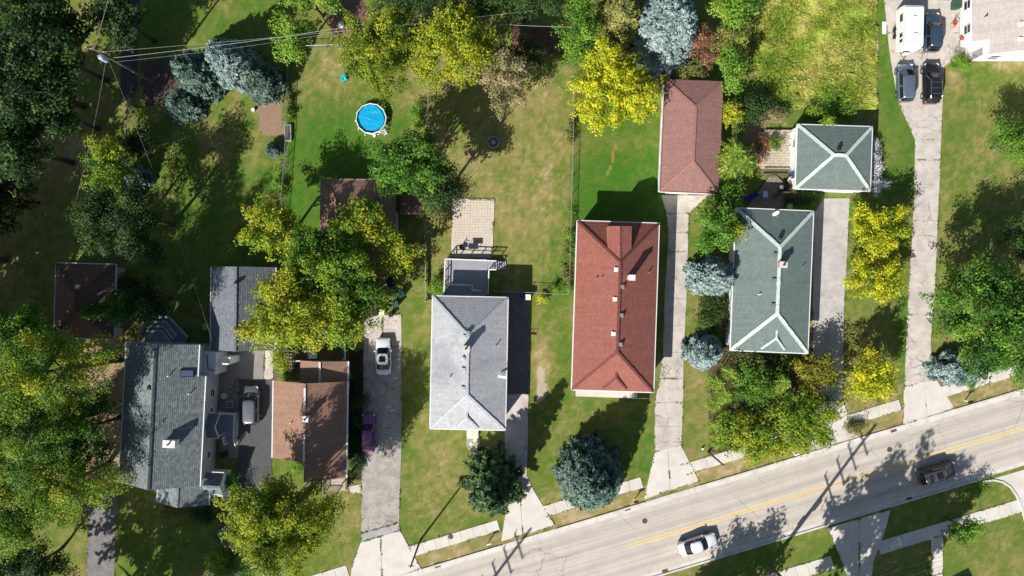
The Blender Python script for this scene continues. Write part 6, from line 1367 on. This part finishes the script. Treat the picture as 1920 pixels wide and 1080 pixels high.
T = thing('doghouse', 'small grey gable-roofed doghouse on the lawn left of the bed', 'doghouse', tuple(P(783, 467)), R(-52)); b = B(); b.box(-.55, .55, -.5, .5, 0, .7); b.poly([(-.55, -.5, .7), (.55, -.5, .7), (0, -.5, 1.1)]); b.poly([(.55, .5, .7), (-.55, .5, .7), (0, .5, 1.1)]); part('wall', b, SIDG, T)
for sx in (-1, 1): b = B(); b.beam((sx * .38, -.7, .88), (sx * .38, .7, .88), .9, .05, up=Vector((sx * .58, 0, .82))); part('roof_panel', b, M('grey_roof_panel', (.4, .4, .42), .7, .12), T)
b = B(); b.box(-.2, .2, -.52, -.5, .05, .55); part('doorway', b, BLACK, T)
def bin_(label, u, v, rz, mat, lid=None, name='wheelie_bin', h=1.05, s=.58):
    T = thing(name, label, 'bin', tuple(P(u, v, .5) - Vector((0, 0, .5))), rz); b = B(); a_, e_ = s / 2 * .82, s / 2
    q0 = [(-a_, -a_, .03), (a_, -a_, .03), (a_, a_, .03), (-a_, a_, .03)]; q1 = [(-e_, -e_, h - .08), (e_, -e_, h - .08), (e_, e_, h - .08), (-e_, e_, h - .08)]
    b.poly(q0[::-1]); b.poly(q1)
    for i in range(4): j = (i + 1) % 4; b.poly([q0[i], q0[j], q1[j], q1[i]])
    part('body', b, mat, T); b = B(); b.obox((0, 0, h - .03), s + .08, s + .12, .08, 0, 0, .06); part('lid', b, lid or mat, T, bevel=.02)
    b = B(); b.tube([(-s * .4, e_ + .08, h - .08), (s * .4, e_ + .08, h - .08)], .025, 6); part('handle', b, BLACK, T)
    for sx in (-1, 1): b = B(); b.tube([(sx * s * .42 - .03, e_ - .02, .12), (sx * s * .42 + .03, e_ - .02, .12)], .12, 12); part('wheel', b, RUBBER, T)
bin_('pale yellow bin at the head of the brick driveway', 717, 585, 0, M('cream_plastic', (.72, .72, .36), .5)); bin_('black lidded bin beside the pale yellow bin', 704, 587, .1, BLACK); bin_('dark green bin on the grass edge', 753, 551, .5, M('dark_green_plastic', (.015, .06, .045), .4), s=.7); bin_('round black bin at the brick driveway edge', 733, 590, .4, BLACK, s=.45, h=.8)
bin_('dark bin behind the round black bin', 742, 570, .3, BLACK, M('teal_lid', (.02, .09, .09), .4), s=.7); bin_('cream bin at the end of the worn driveway', 990, 557, 0, M('cream_bin', (.72, .7, .5), .5)); bin_('lime green bin beside the slate garage', 389, 612, 0, M('lime_plastic', (.3, .5, .08), .5), s=.7); bin_('lime green bin behind the grey-green house', 1478, 388, 0, M('lime_plastic_b', (.3, .48, .1), .5))
bin_('black wheeled bin beside the side porch wall', 421, 852, .2, BLACK); bin_('blue bin lid beside the cream bin', 980, 553, 0, M('blue_plastic', (.02, .05, .2), .4))
# clutter by the garages
def crate(label, u, v, h0, sx, sy, sz, rz, mat, name='crate', lid=None):
    T = thing(name, label, 'box', tuple(P(u, v, h0)), rz); b = B(); b.box(-sx / 2, sx / 2, -sy / 2, sy / 2, 0, sz); part('body', b, mat, T, bevel=.02); b = B(); b.box(-sx / 2 - .03, sx / 2 + .03, -sy / 2 - .03, sy / 2 + .03, sz + .001, sz + .05); part('lid', b, lid or mat, T, bevel=.015)
crate('white storage chest behind the brown-roofed house', 588, 667, 0, .95, .6, .5, .05, WHITE, 'storage_chest'); crate('white cooler among the clutter under the yellow maple', 584, 640, 0, .8, .7, .6, .1, WHITE, 'cooler'); crate('pale cardboard box under the yellow-green maple', 604, 628, 0, 1.3, .9, .4, .3, M('cardboard', (.62, .54, .44), .8), 'cardboard_box')
crate('light blue cooler on the plank deck', 1433, 365, .3, .5, .75, .4, 0, M('ice_blue', (.28, .5, .72), .4), 'cooler', M('ice_blue_lid', (.45, .62, .78), .4))
crate('grey planter box lying on the plank deck', 1456, 364, .25, .3, 1.4, .3, R(-45), M('grey_planter', (.16, .2, .2), .7), 'planter_box', MULCH)
T = thing('timber_pile', 'pale timber boards leaning by the white chest', 'timber', tuple(P(584, 656)), .5)
for k in range(5): b = B(); b.box(-.7, .7, -.3 + k * .13, -.19 + k * .13, .02 + .03 * k, .08 + .03 * k); part('board', b, WOODL, T)
T = thing('trellis', 'wooden garden trellis arch beside the yellow-green hedge', 'trellis', tuple(P(545, 668)), 0); b = B()
for x in (-.7, .7):
    for y in (-.8, .8): b.box(x - .05, x + .05, y - .05, y + .05, 0, 2.0)
part('post', b, WOODL, T)
for k in range(5): b = B(); b.box(-.8, .8, -.8 + k * .4, -.74 + k * .4, 2.0, 2.07); part('slat', b, WOODL, T)
T = thing('privacy_rail', 'white rail fence behind the brown-roofed house', 'fence', tuple(P(646, 650)), 0); L2 = FR[T.name][0]
for v0, v1 in ((600, 630), (631, 674)): b = B(); b.beam(P(646, v0, 1.4), P(647, v1, 1.4), .12, .1); part('rail', b, TRIM, T, world=True)
for v in (600, 630, 673): b = B(); p = P(646, v, .7); b.box(p.x - .06, p.x + .06, p.y - .06, p.y + .06, 0, 1.5); part('post', b, TRIM, T, world=True)
T = thing('privacy_rail', 'white crossbar fence joining the house to the trellis', 'fence', tuple(P(548, 677)), 0); b = B(); b.beam(P(533, 677, 1.4), P(563, 677, 1.4), .14, .1); part('rail', b, TRIM, T, world=True)
for u in (534, 548, 562): b = B(); p = P(u, 677, .7); b.box(p.x - .05, p.x + .05, p.y - .05, p.y + .05, 0, 1.4); part('post', b, TRIM, T, world=True)
T = thing('wheelbarrow', 'dark metal cart standing by the brick driveway shrubs', 'cart', tuple(P(733, 530)), .4); b = B(); b.box(-.4, .4, -.6, .6, .35, .4); b.box(-.42, -.38, -.6, .6, .4, .65); b.box(.38, .42, -.6, .6, .4, .65); part('tray', b, BLACKM, T); b = B(); b.tube([(-.08, .6, .2), (.08, .6, .2)], .2, 14); part('wheel', b, RUBBER, T); b = B(); b.tube([(-.35, -.5, .35), (-.35, -1.2, .6)], .025, 6); b.tube([(.35, -.5, .35), (.35, -1.2, .6)], .025, 6); part('handle', b, WOOD, T)
T = thing('plank_walkway', 'narrow weathered plank walkway beside the clutter', 'walkway', tuple(P(727, 535)), 0)
for k in range(3): b = B(); b.box(-.3 + k * .2, -.12 + k * .2, -.9, .9, 0, .06); part('plank', b, WOOD, T)
# blue lounger, grill and bench on the deck
T = thing('lounger', 'dark blue folding lounger on the plank deck', 'lounger', tuple(P(1405, 370, .3)), R(28)); BLF = M('blue_fabric', (.015, .03, .22), .6, .15)
b = B(); b.obox((-.2, 0, .35), 1.1, .62, .06); part('seat', b, BLF, T); b = B(); b.obox((.6, 0, .55), .75, .62, .06, 0, 0, 0, -.6); part('backrest', b, BLF, T)
for x in (-.65, .25):
    for y in (-.28, .28): b = B(); b.cyl((x, y, 0), .02, .34, 6); part('leg', b, CHROME, T)
T = thing('barbecue_grill', 'black barbecue grill against the garage corner', 'grill', tuple(P(1474, 352, .25)), .1); b = B(); b.box(-.7, .7, -.28, .28, .1, .85); part('cabinet', b, BLACKM, T); b = B(); b.tube([(-.4, 0, .9), (.4, 0, .9)], .3, 16); part('hood', b, BLACKM, T, smooth=True); b = B(); b.tube([(-.35, -.33, .95), (.35, -.33, .95)], .02, 6); part('handle', b, CHROME, T)
for sx in (-1, 1): b = B(); b.box(sx * .9 - .2, sx * .9 + .2, -.25, .25, .8, .84); part('side_shelf', b, GALV, T)
T = thing('round_table', 'pinkish round table beside the garage wall', 'table', tuple(P(1480, 340, .3)), 0); b = B(); b.tube([(0, 0, .7), (0, 0, .74)], .5, 20); part('tabletop', b, M('pink_top', (.55, .42, .38), .6), T); b = B(); b.cyl((0, 0, 0), .05, .7, 8); part('stem', b, GALV, T); b = B(); b.cyl((0, 0, 0), .25, .04, 14); part('base', b, GALV, T)
T = thing('patio_table', 'dark metal patio table on the paver patio by the deck', 'table', tuple(P(888, 462, .05)), 0); b = B(); b.box(-.6, .6, -.35, .35, .68, .71); part('tabletop', b, glass('smoked_glass', (.03, .04, .045), .1), T)
for x in (-.55, .55):
    for y in (-.3, .3): b = B(); b.cyl((x, y, 0), .025, .68, 6); part('leg', b, BLACKM, T)
chair('dark metal chair beside the patio table', 868, 464, 1.2, BLACKM, .03)
# kettle barbecue at the top right
T = thing('kettle_barbecue', 'small red kettle barbecue on the concrete by the top right house', 'grill', tuple(P(1798, 75)), 0)
for k in range(3): b = B(); t = k * 2.1; b.tube([(.2 * math.cos(t), .2 * math.sin(t), .55), (.35 * math.cos(t), .35 * math.sin(t), 0)], .02, 6); part('leg', b, BLACKM, T)
b = B(); b.tube([(0, 0, .5), (0, 0, .62), (0, 0, .75)], [.12, .28, .32], 18); part('bowl', b, BLACKM, T, smooth=True); b = B(); b.tube([(0, 0, .76), (0, 0, .88), (0, 0, .97)], [.32, .25, .08], 18); part('lid', b, M('red_enamel', (.5, .03, .03), .25), T, smooth=True); b = B(); b.tube([(-.08, 0, .97), (0, 0, 1.04), (.08, 0, .97)], .02, 6); part('handle', b, BLACKM, T)
crate('dark green storage box beside the top right house wall', 1788, 12, 0, .8, 1.0, .9, 0, M('green_box', (.03, .08, .05), .5), 'storage_box')
crate('tan flower pot box by the top right house corner', 1826, 86, .3, .4, .4, .4, .2, M('terracotta', (.45, .22, .1), .8), 'flower_pot', MULCH)
T = thing('flower_pot', 'round white pot beside the grey house air conditioner', 'pot', tuple(P(422, 742)), 0); b = B(); b.tube([(0, 0, 0), (0, 0, .4)], [.26, .36], 18); part('pot', b, WHITE, T); b = B(); b.cyl((0, 0, .38), .3, .03, 16); part('soil', b, STONE, T)
for u0, v0, u1, v1, lb in ((1654, 41, 1661, 64, 'white slab lying on the grass by the camper'), (1638, 67, 1646, 102, 'grey slab lying on the grass below the white slab')):
    T = thing('paving_slab', lb, 'slab', tuple(P((u0 + u1) / 2, (v0 + v1) / 2)), 0); q = P(u1, v0) - P(u0, v1); b = B(); b.box(-q.x / 2, q.x / 2, -q.y / 2, q.y / 2, 0, .12); part('slab', b, WHITE if u0 == 1654 else CONC, T, bevel=.01)
for u, v, r_, lb in ((476, 207, .22, 'white bucket beside the bare soil patch'), (641, 50, .42, 'large white ball-shaped lamp under the service wire'), (1316, 841, .12, 'small white utility marker on the lawn beside the pavement')):
    T = thing('bucket' if u != 641 else 'garden_globe', lb, 'bucket' if u == 476 else 'marker' if u == 1316 else 'globe', tuple(P(u, v)), 0)
    if u == 641: b = B(); b.tube([(0, 0, .05), (0, 0, .2), (0, 0, .5), (0, 0, .8), (0, 0, .93)], [.15, .34, .44, .34, .1], 16); part('globe', b, WHITE, T, smooth=True); b = B(); b.cyl((0, 0, 0), .2, .08, 12); part('base', b, STONE, T)
    else: b = B(); b.tube([(0, 0, 0), (0, 0, .35)], [r_ * .8, r_], 14); part('body', b, WHITE, T); b = B(); b.cyl((0, 0, .34), r_ * 1.05, .03, 14); part('rim', b, WHITE, T)
# path, stepping stones and lamp in front of the pale house
st = structure('garden_path', 'curved pebble path with round stepping stones before the pale house', 'path'); b = B(); sheet(b, [(876, 824), (897, 824), (899, 832), (908, 838), (925, 843), (940, 840), (950, 846), (945, 856), (925, 857), (905, 854), (885, 846), (877, 836)], .01); part('pebble_bed', b, M('pebbles', (.42, .38, .3), .95, .3, 6, 30, bmp=.8), st)
for u, v, r_ in ((891, 825.5, .27), (883, 832.5, .25), (896.5, 837, .25), (888, 842, .26), (907, 845, .3), (922, 850, .5), (897, 847, .2), (932, 854, .28)): b = B(); p = P(u, v); b.cyl((p.x, p.y, 0), r_, .05, 18); part('stepping_stone', b, CONCL, st)
ed = [(876, 823), (876, 836), (884, 847), (905, 855), (925, 858), (945, 857)]; ed2 = [(898, 823), (900, 832), (909, 838), (925, 843), (941, 840)]
for e_ in (ed, ed2):
    for i in range(len(e_) - 1): b = B(); b.beam(P(*e_[i], .03), P(*e_[i + 1], .03), .1, .1); part('edging', b, STONE, st)
T = thing('lamp_post', 'black lantern lamp post on the pebble path', 'lamp post', tuple(P(912, 850)), 0); b = B(); b.cyl((0, 0, 0), .13, .1, 12); b.tube([(0, 0, .1), (0, 0, 1.9)], [.06, .04], 8); part('post', b, BLACKM, T); b = B(); b.tube([(0, 0, 1.9), (0, 0, 2.25)], [.1, .17], 6); part('lantern', b, glass('lantern_glass', (.3, .3, .26)), T); b = B(); b.tube([(0, 0, 2.25), (0, 0, 2.5)], [.24, .02], 6); part('lantern_cap', b, BLACKM, T)
# mailboxes
def mailbox(label, u, v, mat, pm, rz=RA - math.pi / 2):
    T = thing('mailbox', label, 'mailbox', tuple(P(u, v)), rz); b = B(); b.box(-.05, .05, -.05, .05, -.1, 1.0); b.box(-.04, .04, -.2, .3, .92, 1.0); part('post', b, pm, T)
    b = B(); n = 8; q = [(-.11, 1.0)] + [(-.11 * math.cos(math.pi * k / n), 1.14 + .11 * math.sin(math.pi * k / n)) for k in range(n + 1)] + [(.11, 1.0)]
    for i in range(len(q)): j = (i + 1) % len(q); b.poly([(q[i][0], -.28, q[i][1]), (q[j][0], -.28, q[j][1]), (q[j][0], .3, q[j][1]), (q[i][0], .3, q[i][1])])
    b.poly([(x, .3, z) for x, z in q]); b.poly([(x, -.28, z) for x, z in q[::-1]]); part('box', b, mat, T); b = B(); b.box(.115, .13, 0, .16, 1.12, 1.2); part('flag', b, LAMPR, T); b = B(); b.box(-.1, .1, .3, .315, 1.02, 1.2); part('door', b, mat, T)
mailbox('white mailbox below the dark conifer', 917, 1014, WHITE, WHITE); mailbox('white-posted mailbox right of the big blue spruce', 1190, 936, BLACKM, WHITE); mailbox('white mailbox on the verge below the thicket', 1487, 848, WHITE, WHITE); mailbox('pale mailbox on the verge near the right edge', 1809, 751, BLACKM, WHITE)
# boulders at the bottom left; the white ones stand in for unidentified objects
for k, (u, v, s, mt, lb) in enumerate([(425, 1018, .8, WHITE, 'large white unidentified shape beside the variegated bush'), (424, 1046, .45, WHITE, 'small white unidentified shape below the large white one'), (421, 1064, .5, WHITE, 'white unidentified shape near the bottom edge'), (470, 1056, .9, GALV, 'grey boulder under the yellow tree'), (500, 1072, .6, STONE, 'tan boulder at the bottom edge')]):
    rs = np.random.RandomState(k); T = thing('boulder', lb, 'boulder', tuple(P(u, v)), k); b = B(); n = 9
    for i in range(6):
        f = i / 5; 
        for j in range(n): t = 2 * math.pi * j / n; r_ = s * math.sin(math.pi * (.2 + .75 * f)) * rs.uniform(.8, 1.15) * (.3 if i == 5 else 1); b.v.append((r_ * math.cos(t), r_ * math.sin(t) * .8, s * .8 * f * rs.uniform(.9, 1.05)))
    for i in range(5):
        for j in range(n): b.f.append((i * n + j, i * n + (j + 1) % n, (i + 1) * n + (j + 1) % n, (i + 1) * n + j)); b.m.append(0); b.uv.append([(0, 0)] * 4)
    b.f.append(tuple(5 * n + j for j in range(n))); b.m.append(0); b.uv.append([(0, 0)] * n); part('rock', b, M('white_rock', (.62, .62, .64), .8, .2, 4) if mt is WHITE and k == 0 else (bpy.data.materials['white_rock'] if mt is WHITE else (CONCG if mt is GALV else STONE)), T)
L, rz, a, b_ = frame_of((1680, 1165), (1800, 1165), (1800, 1400), (1680, 1400), 0); OH = thing('house', 'gabled house standing below the bottom edge at the right', 'house', tuple(L), 0)
walls(OH, a, b_, 3.4, SIDW, .4); pl, sg = gable_planes(-a, a, -b_, b_, 3.4, 3.0); roof_part(OH, pl, DGREY_RF, .3)
b = B(); gable_fill(b, -a + .4, a - .4, b_ - .4, 3.35, 2.8); part('gable', b, SIDW, OH); b = B(); gable_fill(b, -a + .4, a - .4, -b_ + .4, 3.35, 2.8); part('gable', b, SIDW, OH)
for q in (-2, 2): window(OH, 'N', q, 1.8, 1.1, 1.3, a - .4, b_ - .4)
